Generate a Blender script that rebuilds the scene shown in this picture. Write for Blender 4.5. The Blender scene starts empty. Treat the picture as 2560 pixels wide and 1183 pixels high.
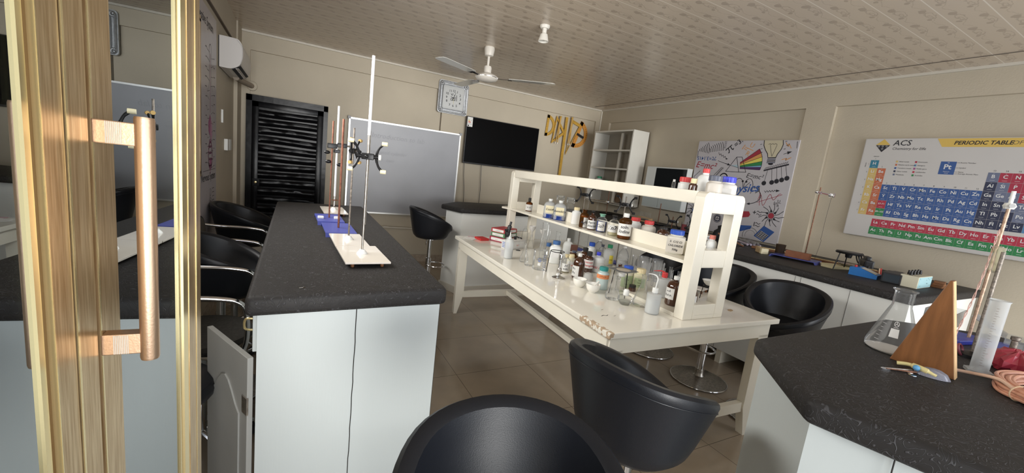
import bpy, bmesh, math, random
from mathutils import Vector, Matrix
random.seed(7)
PI = math.pi
S = bpy.context.scene
C = S.collection

# ------------------------------------------------------------------ camera
def make_camera():
    yaw, pitch, roll = -0.49960733, -0.15817564, 0.11875504
    Rz = Matrix.Rotation(yaw, 3, 'Z')
    Rx = Matrix.Rotation(pitch, 3, 'X')
    B = Matrix(((1, 0, 0), (0, 0, -1), (0, 1, 0)))
    Rr = Matrix.Rotation(roll, 3, 'Z')
    cd = bpy.data.cameras.new('camera')
    cam = bpy.data.objects.new('camera', cd)
    C.objects.link(cam)
    cam.matrix_world = Matrix.Translation((0, 0, 1.5)) @ (Rz @ Rx @ B @ Rr).to_4x4()
    cd.sensor_fit = 'HORIZONTAL'
    cd.sensor_width = 36
    cd.lens = 36 * 1013.4 / 2560
    cd.clip_start = 0.02
    S.camera = cam
make_camera()

# ------------------------------------------------------------------ world, lights, exposure
S.view_settings.view_transform = 'Standard'
S.view_settings.look = 'None'
S.view_settings.gamma = 1
S.view_settings.use_curve_mapping = False
S.view_settings.exposure = 0.0
W = bpy.data.worlds.new('world'); S.world = W; W.use_nodes = True
W.node_tree.nodes['Background'].inputs[0].default_value = (0.80, 0.88, 1.0, 1)
W.node_tree.nodes['Background'].inputs[1].default_value = 1.6

def area(name, loc, aim, sx, sy, power, col):
    l = bpy.data.lights.new(name, 'AREA'); l.shape = 'RECTANGLE'
    l.size = sx; l.size_y = sy; l.energy = power; l.color = col
    o = bpy.data.objects.new(name, l); C.objects.link(o)
    o.location = loc
    o.rotation_euler = (Vector(aim) - Vector(loc)).to_track_quat('-Z', 'Y').to_euler()
    return o
# sun added outside the glazed front, tilted upward to brighten back wall and ceiling
sd = bpy.data.lights.new('front_fill_sun', 'SUN'); sd.energy = 2.3; sd.angle = math.radians(24); sd.color = (1.0, .985, .95)
so = bpy.data.objects.new('front_fill_sun', sd); C.objects.link(so)
so.rotation_euler = Vector((.04, 1.0, .085)).to_track_quat('-Z', 'Y').to_euler()
area('left_near_fill', (-.60, -.45, 1.5), (1.6, .9, 1.0), .95, 1.5, 6, (0.97, 0.98, 1.0))  # unseen source beside the camera, added to light left-facing panels
area('glass_front_daylight', (1.9, -1.13, 1.25), (2.1, 5, 1.0), 4.9, 2.2, 48, (0.97, 0.985, 1.0))
lw = area('left_wall_fill', (-.60, 2.3, 1.75), (3.4, 2.0, .1), 2.6, 1.1, 62, (1.0, 0.985, 0.95)); lw.data.spread = math.radians(125)  # fill added at the left wall to brighten table, rack and bench fronts

# ------------------------------------------------------------------ materials
MATS = {}
def mat(name, col, rough=0.5, metal=0.0, var=0.0, vscale=8.0, bump=0.0, bscale=60.0, trans=0.0, spec=0.5, coat=0.0, ior=1.45, emis=None, stretch=None):
    if name in MATS: return MATS[name]
    m = bpy.data.materials.new(name); m.use_nodes = True
    nt = m.node_tree; b = nt.nodes['Principled BSDF']
    c = (*col, 1)
    b.inputs['Base Color'].default_value = c
    b.inputs['Roughness'].default_value = rough
    b.inputs['Metallic'].default_value = metal
    b.inputs['Specular IOR Level'].default_value = spec
    b.inputs['Coat Weight'].default_value = coat
    b.inputs['Transmission Weight'].default_value = trans
    b.inputs['IOR'].default_value = ior
    tc = None
    if var or bump:
        tc = nt.nodes.new('ShaderNodeTexCoord'); src = tc.outputs['Object']
        if stretch:
            mp = nt.nodes.new('ShaderNodeMapping'); mp.inputs['Scale'].default_value = stretch
            nt.links.new(src, mp.inputs[0]); src = mp.outputs[0]
    if var:
        n = nt.nodes.new('ShaderNodeTexNoise'); n.inputs['Scale'].default_value = vscale; n.inputs['Detail'].default_value = 6
        nt.links.new(src, n.inputs['Vector'])
        r = nt.nodes.new('ShaderNodeValToRGB')
        r.color_ramp.elements[0].position = .3; r.color_ramp.elements[1].position = .7
        r.color_ramp.elements[0].color = (*[max(0, x * (1 - var)) for x in col], 1)
        r.color_ramp.elements[1].color = (*[min(1, x * (1 + var)) for x in col], 1)
        nt.links.new(n.outputs['Fac'], r.inputs[0]); nt.links.new(r.outputs[0], b.inputs['Base Color'])
    if bump:
        n2 = nt.nodes.new('ShaderNodeTexNoise'); n2.inputs['Scale'].default_value = bscale; n2.inputs['Detail'].default_value = 4
        nt.links.new(src, n2.inputs['Vector'])
        bp = nt.nodes.new('ShaderNodeBump'); bp.inputs['Strength'].default_value = bump; bp.inputs['Distance'].default_value = .004
        nt.links.new(n2.outputs['Fac'], bp.inputs['Height']); nt.links.new(bp.outputs[0], b.inputs['Normal'])
    if emis:
        b.inputs['Emission Color'].default_value = (*emis[0], 1); b.inputs['Emission Strength'].default_value = emis[1]
    MATS[name] = m
    return m

def clear(name, tint=(1, 1, 1), refl=1.0, rough=0.02, edge=0.35, body=0.0, bodycol=(1, 1, 1)):
    """thin-walled glass: transparent seen straight on, mirror-like and denser at the edges"""
    if name in MATS: return MATS[name]
    m = bpy.data.materials.new(name); m.use_nodes = True; nt = m.node_tree
    nt.nodes.remove(nt.nodes['Principled BSDF'])
    out = nt.nodes['Material Output']
    tr = nt.nodes.new('ShaderNodeBsdfTransparent'); gl = nt.nodes.new('ShaderNodeBsdfGlossy')
    gl.inputs['Roughness'].default_value = rough
    lw = nt.nodes.new('ShaderNodeLayerWeight'); lw.inputs['Blend'].default_value = 0.35
    ramp = nt.nodes.new('ShaderNodeMix'); ramp.data_type = 'RGBA'
    ramp.inputs[6].default_value = (*tint, 1); ramp.inputs[7].default_value = (*[t * (1 - edge) for t in tint], 1)
    nt.links.new(lw.outputs['Facing'], ramp.inputs[0]); nt.links.new(ramp.outputs[2], tr.inputs[0])
    mx = nt.nodes.new('ShaderNodeMixShader')
    mul = nt.nodes.new('ShaderNodeMath'); mul.operation = 'MULTIPLY'; mul.inputs[1].default_value = refl
    nt.links.new(lw.outputs['Fresnel'], mul.inputs[0])
    lw.inputs['Blend'].default_value = 0.2
    nt.links.new(mul.outputs[0], mx.inputs[0]); nt.links.new(tr.outputs[0], mx.inputs[1]); nt.links.new(gl.outputs[0], mx.inputs[2])
    last = mx
    if body:
        df = nt.nodes.new('ShaderNodeBsdfDiffuse'); df.inputs[0].default_value = (*bodycol, 1)
        m2 = nt.nodes.new('ShaderNodeMixShader'); m2.inputs[0].default_value = body
        nt.links.new(mx.outputs[0], m2.inputs[1]); nt.links.new(df.outputs[0], m2.inputs[2]); last = m2
    nt.links.new(last.outputs[0], out.inputs[0])
    MATS[name] = m
    return m

def nodes_of(m): return m.node_tree, m.node_tree.nodes['Principled BSDF']

wall_m = mat('wall_paint', (0.50, 0.44, 0.34), .62, var=.06, vscale=1.6, bump=.25, bscale=90)
trim_m = mat('trim_paint', (0.60, 0.56, 0.48), .5, var=.05, vscale=3)
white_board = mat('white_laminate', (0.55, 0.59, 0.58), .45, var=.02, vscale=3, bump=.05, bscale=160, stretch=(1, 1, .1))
cream_paint = mat('cream_gloss_paint', (0.86, 0.81, 0.69), .22, var=.035, vscale=4, coat=.3)
tabletop_m = mat('cream_table_paint', (0.78, 0.75, 0.67), .12, var=.04, vscale=5, coat=.5)
leather = mat('black_leatherette', (0.008, 0.009, 0.012), .36, bump=.10, bscale=420, spec=.42)
chrome = mat('chrome', (0.75, 0.75, 0.76), .12, 1.0, var=.05, vscale=20)
steel_dull = mat('dull_steel', (0.42, 0.39, 0.35), .35, 1.0, var=.25, vscale=60)
rust = mat('rusty_rod', (0.16, 0.075, 0.045), .5, .5, var=.4, vscale=90)
rust2 = mat('speckled_rod', (0.22, 0.19, 0.16), .5, .6, var=.5, vscale=140)
black_iron = mat('black_cast_metal', (0.012, 0.012, 0.013), .35, .3, bump=.1)
black_pl = mat('black_plastic', (0.015, 0.015, 0.017), .4)
white_pl = mat('white_plastic', (0.80, 0.80, 0.77), .35)
cream_pl = mat('cream_rubber', (0.78, 0.70, 0.47), .5, var=.05)
gold_rub = mat('amber_rubber', (0.55, 0.36, 0.13), .5, var=.1)
paper = mat('white_paper', (0.80, 0.79, 0.76), .7, var=.03)
paperS = mat('label_paper', (0.72, 0.71, 0.68), .65, var=.04, vscale=30)
ink = mat('black_ink', (0.015, 0.014, 0.02), .6)
ink_red = mat('red_ink', (0.55, 0.06, 0.06), .6)
ink_blue = mat('blue_ink', (0.02, 0.06, 0.30), .6)
blue_print = mat('blue_print', (0.08, 0.17, 0.52), .5)
tile_glaze = mat('glazed_tile', (0.74, 0.68, 0.60), .12, var=.03, coat=.4)
wood = mat('orange_wood', (0.20, 0.082, 0.028), .38, var=.22, vscale=5, stretch=(10, 10, 1.2), bump=.08, bscale=30)
wood_light = mat('pale_wood', (0.76, 0.50, 0.26), .45, var=.12, vscale=6, stretch=(6, 6, 1))
wood_brown = mat('brown_wood', (0.20, 0.085, 0.035), .45, var=.25, vscale=20)
blue_base = mat('blue_painted_metal', (0.055, 0.07, 0.30), .4)
green_cap = mat('green_cap', (0.03, 0.30, 0.14), .4)
teal_cap = mat('teal_cap', (0.03, 0.25, 0.24), .4)
blue_cap = mat('blue_cap', (0.03, 0.10, 0.52), .38)
dblue_cap = mat('ultramarine_cap', (0.05, 0.06, 0.55), .38)
steel_blue_cap = mat('dusty_blue_cap', (0.05, 0.13, 0.32), .45)
red_cap = mat('red_cap', (0.62, 0.05, 0.05), .38)
pink_cap = mat('faded_red_cap', (0.70, 0.22, 0.17), .45)
dark_cap = mat('dark_cap', (0.015, 0.014, 0.013), .4)
gray_cap = mat('slate_cap', (0.10, 0.11, 0.15), .4)
cream_cap = mat('cream_cap', (0.78, 0.66, 0.40), .45)
orange_m = mat('orange_label', (0.70, 0.25, 0.10), .55)
yellow_m = mat('yellow_label', (0.75, 0.62, 0.08), .5)
green_lab = mat('green_label', (0.42, 0.50, 0.28), .55, var=.05)
poly = mat('milky_plastic', (0.78, 0.79, 0.77), .35, trans=.0, var=.02, spec=.4)
poly_clear = clear('milky_clear_plastic', (.92, .93, .93), .8, .12, .25, .42, (.80, .81, .80))
bag_m = clear('clear_bag_plastic', (.93, .93, .93), 1.3, .12, .35, .16, (.85, .85, .84))
glass = clear('lab_glass', (.98, .984, .982), .7, .05, .10, .05, (.8, .82, .82))
glass_d = clear('window_glass', (.90, .93, .92), .9, .02, .3)
amber = mat('amber_glass', (0.055, 0.017, 0.006), .06, spec=.6, coat=.6)
amber_l = clear('light_amber_glass', (.50, .24, .07), 1.0, .03, .6, .25, (.20, .08, .02))
liq_blue = mat('blue_liquid', (0.01, 0.035, 0.22), .1)
liq_pale = clear('pale_liquid', (.86, .82, .60), .5, .05, .2, .35, (.72, .68, .50))
liq_clear = clear('clear_liquid', (.88, .89, .86), .5, .05, .2, .12, (.7, .7, .68))
liq_dark = mat('dark_liquid', (0.02, 0.010, 0.006), .1)
porcelain = mat('porcelain', (0.82, 0.80, 0.74), .15, coat=.4)
screen = mat('tv_screen', (0.003, 0.003, 0.0035), .22, spec=.10)
plaster_white = mat('white_fixture', (0.74, 0.71, 0.64), .4)

def vinyl_mat(name, base, line):
    """black embossed tablecloth vinyl: swirling raised paisley lines"""
    m = mat(name, base, .5, spec=.22); nt, b = nodes_of(m)
    tc = nt.nodes.new('ShaderNodeTexCoord')
    n = nt.nodes.new('ShaderNodeTexNoise'); n.inputs['Scale'].default_value = 26; n.inputs['Detail'].default_value = 1.2; n.inputs['Distortion'].default_value = .9
    nt.links.new(tc.outputs['Object'], n.inputs['Vector'])
    mu = nt.nodes.new('ShaderNodeMath'); mu.operation = 'MULTIPLY'; mu.inputs[1].default_value = 62
    nt.links.new(n.outputs['Fac'], mu.inputs[0])
    sn = nt.nodes.new('ShaderNodeMath'); sn.operation = 'SINE'; nt.links.new(mu.outputs[0], sn.inputs[0])
    rp = nt.nodes.new('ShaderNodeValToRGB'); rp.color_ramp.elements[0].position = .72; rp.color_ramp.elements[1].position = .98
    rp.color_ramp.elements[0].color = (0, 0, 0, 1); rp.color_ramp.elements[1].color = (1, 1, 1, 1)
    nt.links.new(sn.outputs[0], rp.inputs[0])
    mix = nt.nodes.new('ShaderNodeMix'); mix.data_type = 'RGBA'
    mix.inputs[6].default_value = (*base, 1); mix.inputs[7].default_value = (*line, 1)
    nt.links.new(rp.outputs[0], mix.inputs[0]); nt.links.new(mix.outputs[2], b.inputs['Base Color'])
    bp = nt.nodes.new('ShaderNodeBump'); bp.inputs['Strength'].default_value = .8; bp.inputs['Distance'].default_value = .002
    nt.links.new(rp.outputs[0], bp.inputs['Height']); nt.links.new(bp.outputs[0], b.inputs['Normal'])
    return m
vinyl = vinyl_mat('black_embossed_vinyl', (0.028, 0.026, 0.025), (0.060, 0.058, 0.060))

def gold_mat():
    m = mat('brushed_gold_aluminium', (0.55, 0.37, 0.15), .33, .75, spec=.5); nt, b = nodes_of(m)
    tc = nt.nodes.new('ShaderNodeTexCoord'); mp = nt.nodes.new('ShaderNodeMapping'); mp.inputs['Scale'].default_value = (260, 260, 14)
    nt.links.new(tc.outputs['Object'], mp.inputs[0])
    n = nt.nodes.new('ShaderNodeTexNoise'); n.inputs['Scale'].default_value = 1.0; n.inputs['Detail'].default_value = 5
    nt.links.new(mp.outputs[0], n.inputs['Vector'])
    r = nt.nodes.new('ShaderNodeValToRGB'); r.color_ramp.elements[0].position = .35; r.color_ramp.elements[1].position = .68
    r.color_ramp.elements[0].color = (0.44, 0.29, 0.135, 1); r.color_ramp.elements[1].color = (0.66, 0.50, 0.29, 1)
    nt.links.new(n.outputs['Fac'], r.inputs[0]); nt.links.new(r.outputs[0], b.inputs['Base Color'])
    bp = nt.nodes.new('ShaderNodeBump'); bp.inputs['Strength'].default_value = .25; bp.inputs['Distance'].default_value = .0006
    nt.links.new(n.outputs['Fac'], bp.inputs['Height']); nt.links.new(bp.outputs[0], b.inputs['Normal'])
    return m
gold = gold_mat()
gold_sm = mat('smooth_gold_trim', (0.76, 0.62, 0.32), .22, .8)
copper = mat('rose_gold_handle', (0.70, 0.48, 0.32), .30, .85, bump=.05, bscale=300)
groove_m = mat('dark_gold_groove', (0.16, 0.085, 0.03), .5, .5)

def floor_mat():
    m = mat('floor_tile', (0.36, 0.31, 0.25), .07, spec=.55); nt, b = nodes_of(m)
    tc = nt.nodes.new('ShaderNodeTexCoord'); mp = nt.nodes.new('ShaderNodeMapping')
    mp.inputs['Location'].default_value = (-0.47, -0.15, 0)
    nt.links.new(tc.outputs['Object'], mp.inputs[0])
    br = nt.nodes.new('ShaderNodeTexBrick'); br.offset = 0; br.squash = 1
    br.inputs['Scale'].default_value = 1; br.inputs['Brick Width'].default_value = .6; br.inputs['Row Height'].default_value = .6
    br.inputs['Mortar Size'].default_value = .0022; br.inputs['Mortar Smooth'].default_value = .1
    br.inputs['Color1'].default_value = (0.36, 0.295, 0.225, 1); br.inputs['Color2'].default_value = (0.34, 0.28, 0.213, 1)
    br.inputs['Mortar'].default_value = (0.14, 0.11, 0.08, 1)
    nt.links.new(mp.outputs[0], br.inputs['Vector'])
    n = nt.nodes.new('ShaderNodeTexNoise'); n.inputs['Scale'].default_value = 3.2; n.inputs['Detail'].default_value = 8
    nt.links.new(tc.outputs['Object'], n.inputs['Vector'])
    r = nt.nodes.new('ShaderNodeValToRGB'); r.color_ramp.elements[0].color = (.84, .84, .84, 1); r.color_ramp.elements[1].color = (1.1, 1.08, 1.06, 1)
    r.color_ramp.elements[0].position = .3; r.color_ramp.elements[1].position = .7
    nt.links.new(n.outputs['Fac'], r.inputs[0])
    mx = nt.nodes.new('ShaderNodeMix'); mx.data_type = 'RGBA'; mx.blend_type = 'MULTIPLY'; mx.inputs[0].default_value = 1
    nt.links.new(br.outputs['Color'], mx.inputs[6]); nt.links.new(r.outputs[0], mx.inputs[7]); nt.links.new(mx.outputs[2], b.inputs['Base Color'])
    rr = nt.nodes.new('ShaderNodeMapRange'); rr.inputs[3].default_value = .08; rr.inputs[4].default_value = .22
    nt.links.new(n.outputs['Fac'], rr.inputs[0]); nt.links.new(rr.outputs[0], b.inputs['Roughness'])
    return m

def ceiling_mat():
    """PVC cladding boards 0.2 m wide along x, printed with grey-brown stems and leaves"""
    m = mat('pvc_ceiling', (0.44, 0.39, 0.33), .26, spec=.5); nt, b = nodes_of(m)
    L = nt.links.new
    tc = nt.nodes.new('ShaderNodeTexCoord')
    def math_(op, a, bb=None):
        k = nt.nodes.new('ShaderNodeMath'); k.operation = op
        for i, v in enumerate((a, bb)):
            if v is None: continue
            if isinstance(v, (int, float)): k.inputs[i].default_value = v
            else: L(v, k.inputs[i])
        return k.outputs[0]
    sp = nt.nodes.new('ShaderNodeSeparateXYZ'); L(tc.outputs['Object'], sp.inputs[0])
    X, Y = sp.outputs[0], sp.outputs[1]
    # groove lines between boards
    fy = math_('FRACT', math_('DIVIDE', Y, .2))
    groove = math_('LESS_THAN', fy, .032)
    half = math_('DIVIDE', Y, .1)
    row = math_('FLOOR', half)
    u = math_('FRACT', math_('ADD', math_('DIVIDE', X, .34), math_('MULTIPLY', row, .37)))
    v = math_('SUBTRACT', math_('FRACT', half), .5)
    wob = nt.nodes.new('ShaderNodeTexNoise'); wob.inputs['Scale'].default_value = 26; wob.inputs['Detail'].default_value = 3
    L(tc.outputs['Object'], wob.inputs['Vector'])
    w = math_('MULTIPLY', math_('SUBTRACT', wob.outputs['Fac'], .5), .34)
    v2 = math_('ADD', v, w)
    def ell(cu, cv, ru, rv, hollow=None):
        d = math_('ADD', math_('POWER', math_('DIVIDE', math_('SUBTRACT', u, cu), ru), 2), math_('POWER', math_('DIVIDE', math_('SUBTRACT', v2, cv), rv), 2))
        k = math_('LESS_THAN', d, 1)
        if hollow: k = math_('MULTIPLY', k, math_('GREATER_THAN', d, hollow))
        return k
    leaf = math_('MAXIMUM', ell(.20, .05, .085, .20), ell(.66, .15, .05, .12))
    flower = math_('MAXIMUM', ell(.46, -.08, .19, .22, .66), ell(.52, -.02, .09, .12, .45))
    stem = math_('LESS_THAN', math_('ABSOLUTE', math_('ADD', v2, math_('MULTIPLY', math_('SINE', math_('MULTIPLY', u, 12.56)), .14))), .028)
    pat = math_('MAXIMUM', math_('MULTIPLY', leaf, .85), math_('MAXIMUM', math_('MULTIPLY', flower, .7), math_('MULTIPLY', stem, .45)))
    mx = nt.nodes.new('ShaderNodeMix'); mx.data_type = 'RGBA'
    mx.inputs[6].default_value = (0.60, 0.505, 0.40, 1); mx.inputs[7].default_value = (0.20, 0.15, 0.11, 1)
    L(math_('MULTIPLY', pat, .42), mx.inputs[0])
    mg = nt.nodes.new('ShaderNodeMix'); mg.data_type = 'RGBA'; mg.inputs[7].default_value = (0.78, 0.71, 0.61, 1)
    L(mx.outputs[2], mg.inputs[6]); L(groove, mg.inputs[0]); L(mg.outputs[2], b.inputs['Base Color'])
    bp = nt.nodes.new('ShaderNodeBump'); bp.inputs['Strength'].default_value = .3; bp.inputs['Distance'].default_value = .003; bp.invert = True
    L(groove, bp.inputs['Height']); L(bp.outputs[0], b.inputs['Normal'])
    return m

def mirror_glass():
    """reflective door glass: mirrors the lit lab, shows only a little of the dark side behind"""
    m = bpy.data.materials.new('reflective_door_glass'); m.use_nodes = True; nt = m.node_tree
    nt.nodes.remove(nt.nodes['Principled BSDF'])
    tr = nt.nodes.new('ShaderNodeBsdfTransparent'); tr.inputs[0].default_value = (.16, .17, .17, 1)
    gl = nt.nodes.new('ShaderNodeBsdfGlossy'); gl.inputs['Roughness'].default_value = 0.0; gl.inputs[0].default_value = (.80, .84, .86, 1)
    lw = nt.nodes.new('ShaderNodeLayerWeight'); lw.inputs['Blend'].default_value = .5
    mr = nt.nodes.new('ShaderNodeMapRange'); mr.inputs[1].default_value = 0; mr.inputs[2].default_value = 1; mr.inputs[3].default_value = .15; mr.inputs[4].default_value = .66
    nt.links.new(lw.outputs['Facing'], mr.inputs[0])
    mx = nt.nodes.new('ShaderNodeMixShader')
    nt.links.new(mr.outputs[0], mx.inputs[0]); nt.links.new(tr.outputs[0], mx.inputs[1]); nt.links.new(gl.outputs[0], mx.inputs[2])
    nt.links.new(mx.outputs[0], nt.nodes['Material Output'].inputs[0])
    return m

# ------------------------------------------------------------------ mesh helpers
class MB:
    """collects shapes into one mesh; every shape may carry its own material"""
    def __init__(s): s.v = []; s.f = []; s.m = []; s.sm = []; s.mats = []
    def mi(s, m):
        if m not in s.mats: s.mats.append(m)
        return s.mats.index(m)
    def add(s, vs, fs, m=None, smooth=False):
        o = len(s.v); k = s.mi(m)
        s.v += [tuple(v) for v in vs]
        for f in fs: s.f.append([i + o for i in f]); s.m.append(k); s.sm.append(smooth)
        return s
    def box(s, x0, x1, y0, y1, z0, z1, m=None, M=None, bev=0.0):
        if bev:
            b = bmesh.new(); bmesh.ops.create_cube(b, size=1)
            for v in b.verts: v.co = Vector(((x0 + x1) / 2 + v.co.x * (x1 - x0), (y0 + y1) / 2 + v.co.y * (y1 - y0), (z0 + z1) / 2 + v.co.z * (z1 - z0)))
            bmesh.ops.bevel(b, geom=list(b.edges), offset=bev, segments=2, profile=.6, affect='EDGES')
            b.verts.index_update()
            vs = [M @ v.co if M else v.co.copy() for v in b.verts]; fs = [[v.index for v in f.verts] for f in b.faces]; b.free()
            return s.add(vs, fs, m, False)
        vs = [Vector(p) for p in ((x0, y0, z0), (x1, y0, z0), (x1, y1, z0), (x0, y1, z0), (x0, y0, z1), (x1, y0, z1), (x1, y1, z1), (x0, y1, z1))]
        if M: vs = [M @ v for v in vs]
        return s.add(vs, [(0, 3, 2, 1), (4, 5, 6, 7), (0, 1, 5, 4), (1, 2, 6, 5), (2, 3, 7, 6), (3, 0, 4, 7)], m)
    def prism(s, pts, z0, z1, m=None, M=None, smooth=False):
        n = len(pts)
        vs = [Vector((p[0], p[1], z0)) for p in pts] + [Vector((p[0], p[1], z1)) for p in pts]
        if M: vs = [M @ v for v in vs]
        fs = [list(range(n))[::-1], list(range(n, 2 * n))] + [(i, (i + 1) % n, n + (i + 1) % n, n + i) for i in range(n)]
        return s.add(vs, fs, m, smooth)
    def lathe(s, prof, m=None, seg=24, M=None, sq=None, cx=0, cy=0, caps=True, smooth=True, ang=0):
        """prof: (r,z) or (r,z,squareness)"""
        vs = []; fs = []
        for p in prof:
            e = p[2] if len(p) > 2 else 0
            for i in range(seg):
                a = 2 * PI * i / seg + ang
                c, q = math.cos(a), math.sin(a)
                k = 1
                if e: k = 1 + e * (1 / max(abs(c) ** 5 + abs(q) ** 5, 1e-6) ** .2 - 1)
                vs.append(Vector((cx + p[0] * c * k, cy + p[0] * q * k, p[1])))
        for j in range(len(prof) - 1):
            for i in range(seg):
                a = j * seg + i; b = j * seg + (i + 1) % seg
                fs.append((a, b, b + seg, a + seg))
        if caps:
            if prof[0][0] > 1e-5: fs.append(list(range(seg))[::-1])
            if prof[-1][0] > 1e-5: fs.append([(len(prof) - 1) * seg + i for i in range(seg)])
        if M: vs = [M @ v for v in vs]
        return s.add(vs, fs, m, smooth)
    def tube(s, path, r, m=None, seg=10, closed=False, smooth=True):
        P = [Vector(p) for p in path]; n = len(P); vs = []; fs = []
        rr = r if isinstance(r, (list, tuple)) else [r] * n
        T0 = None
        for i in range(n):
            if closed: t = P[(i + 1) % n] - P[i - 1]
            else: t = P[min(i + 1, n - 1)] - P[max(i - 1, 0)]
            t.normalize()
            if T0 is None:
                u = t.orthogonal().normalized()
            else:
                u = (u - t * u.dot(t))
                if u.length < 1e-6: u = t.orthogonal()
                u.normalize()
            T0 = t; w = t.cross(u)
            for k in range(seg):
                a = 2 * PI * k / seg
                vs.append(P[i] + (u * math.cos(a) + w * math.sin(a)) * rr[i])
        for i in range(n if closed else n - 1):
            for k in range(seg):
                a = i * seg + k; b = i * seg + (k + 1) % seg
                c = ((i + 1) % n) * seg + (k + 1) % seg; d = ((i + 1) % n) * seg + k
                fs.append((a, b, c, d))
        if not closed: fs += [list(range(seg))[::-1], [(n - 1) * seg + k for k in range(seg)]]
        return s.add(vs, fs, m, smooth)
    def ring(s, R, r, z=0, m=None, cx=0, cy=0, n=32, seg=8, M=None):
        pts = [Vector((cx + R * math.cos(2 * PI * i / n), cy + R * math.sin(2 * PI * i / n), z)) for i in range(n)]
        if M: pts = [M @ p for p in pts]
        return s.tube(pts, r, m, seg, closed=True)
    def sphere(s, c, r, m=None, n=12, sc=(1, 1, 1)):
        prof = [(max(r * math.sin(PI * i / n), 1e-6), -r * math.cos(PI * i / n)) for i in range(n + 1)]
        M = Matrix.Translation(c) @ Matrix.Diagonal((*sc, 1))
        return s.lathe(prof, m, n * 2, M, caps=False)
    def build(s, name, m, parent=None, loc=None, rotz=None, fix=True):
        me = bpy.data.meshes.new(name)
        me.from_pydata(s.v, [], s.f)
        ms = s.mats if s.mats else [m]
        for k in ms: me.materials.append(k if k else m)
        me.polygons.foreach_set('material_index', s.m)
        me.polygons.foreach_set('use_smooth', s.sm)
        if fix:
            b = bmesh.new(); b.from_mesh(me); bmesh.ops.recalc_face_normals(b, faces=b.faces); b.to_mesh(me); b.free()
        if any(s.sm):
            try: me.set_sharp_from_angle(angle=math.radians(38))
            except Exception: pass
        me.update()
        o = bpy.data.objects.new(name, me); C.objects.link(o)
        if parent: o.parent = parent
        if loc is not None: o.location = loc
        if rotz is not None: o.rotation_euler = (0, 0, rotz)
        return o

def tag(o, label=None, cat=None, group=None, kind=None):
    if label: o['label'] = label
    if cat: o['category'] = cat
    if group: o['group'] = group
    if kind: o['kind'] = kind
    return o
def thing(name, label, cat, loc=(0, 0, 0), rotz=0, group=None, rot=None):
    o = bpy.data.objects.new(name, None); C.objects.link(o); o.empty_display_size = .05
    o.location = loc; o.rotation_euler = rot if rot else (0, 0, rotz)
    return tag(o, label, cat, group)
def struct(name, mb, m, **k): return tag(mb.build(name, m, **k), kind='structure')
def dup(root, loc, rotz, label=None, group=None):
    def cp(o, par):
        c = o.copy(); C.objects.link(c); c.parent = par
        for ch in o.children: cp(ch, c)
        return c
    kids = list(root.children)
    r = root.copy(); C.objects.link(r); r.location = loc; r.rotation_euler = (0, 0, rotz)
    for ch in kids: cp(ch, r)
    if label: r['label'] = label
    if group: r['group'] = group
    return r
def rounded(x0, x1, y0, y1, r, n=5):
    pts = []
    for cx, cy, a0 in ((x1 - r, y1 - r, 0), (x0 + r, y1 - r, 90), (x0 + r, y0 + r, 180), (x1 - r, y0 + r, 270)):
        for i in range(n + 1):
            a = math.radians(a0 + 90 * i / n); pts.append((cx + r * math.cos(a), cy + r * math.sin(a)))
    return pts
def bez(pts, n=8):
    """smooth catmull-rom through 3-D points"""
    P = [Vector(p) for p in pts]; P = [P[0]] + P + [P[-1]]; out = []
    for i in range(1, len(P) - 2):
        for k in range(n):
            t = k / n
            out.append(.5 * ((2 * P[i]) + (-P[i - 1] + P[i + 1]) * t + (2 * P[i - 1] - 5 * P[i] + 4 * P[i + 1] - P[i + 2]) * t * t + (-P[i - 1] + 3 * P[i] - 3 * P[i + 1] + P[i + 2]) * t ** 3))
    out.append(P[-2]); return out

_TX = {}
def glyphs(body, size, bold=0.0, shear=0.0, align='LEFT', res=2):
    key = (body, size, bold, shear, align)
    if key in _TX: return _TX[key]
    if body.startswith('~'):                       # writing too small to read in the photo: a row of pen strokes
        rnd = random.Random(body + str(size)); vs = []; fs = []; n = len(body) * 2; x = 0.0; P = []
        for i in range(n * 2): P.append((x, size * (.08 if i % 2 else rnd.uniform(.35, .66)))); x += size * rnd.uniform(.10, .22)
        off = -x / 2 if align == 'CENTER' else 0
        for i, ((a, b_), (c, d)) in enumerate(zip(P, P[1:])):
            if i % 4 == 3: continue
            k = len(vs); w_ = size * .045
            vs += [Vector((a + off - w_, b_, 0)), Vector((a + off + w_, b_, 0)), Vector((c + off + w_, d, 0)), Vector((c + off - w_, d, 0))]; fs.append((k, k + 1, k + 2, k + 3))
        _TX[key] = (vs, fs); return _TX[key]
    cu = bpy.data.curves.new('lettering', 'FONT'); cu.body = body; cu.size = size; cu.offset = bold * size; cu.shear = shear
    cu.align_x = align; cu.resolution_u = res; cu.fill_mode = 'FRONT'
    o = bpy.data.objects.new('lettering', cu); C.objects.link(o)
    dg = bpy.context.evaluated_depsgraph_get(); dg.update()
    me = bpy.data.meshes.new_from_object(o.evaluated_get(dg))
    r = ([v.co.copy() for v in me.vertices], [tuple(p.vertices) for p in me.polygons])
    bpy.data.objects.remove(o); bpy.data.curves.remove(cu); bpy.data.meshes.remove(me)
    _TX[key] = r; return r
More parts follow.
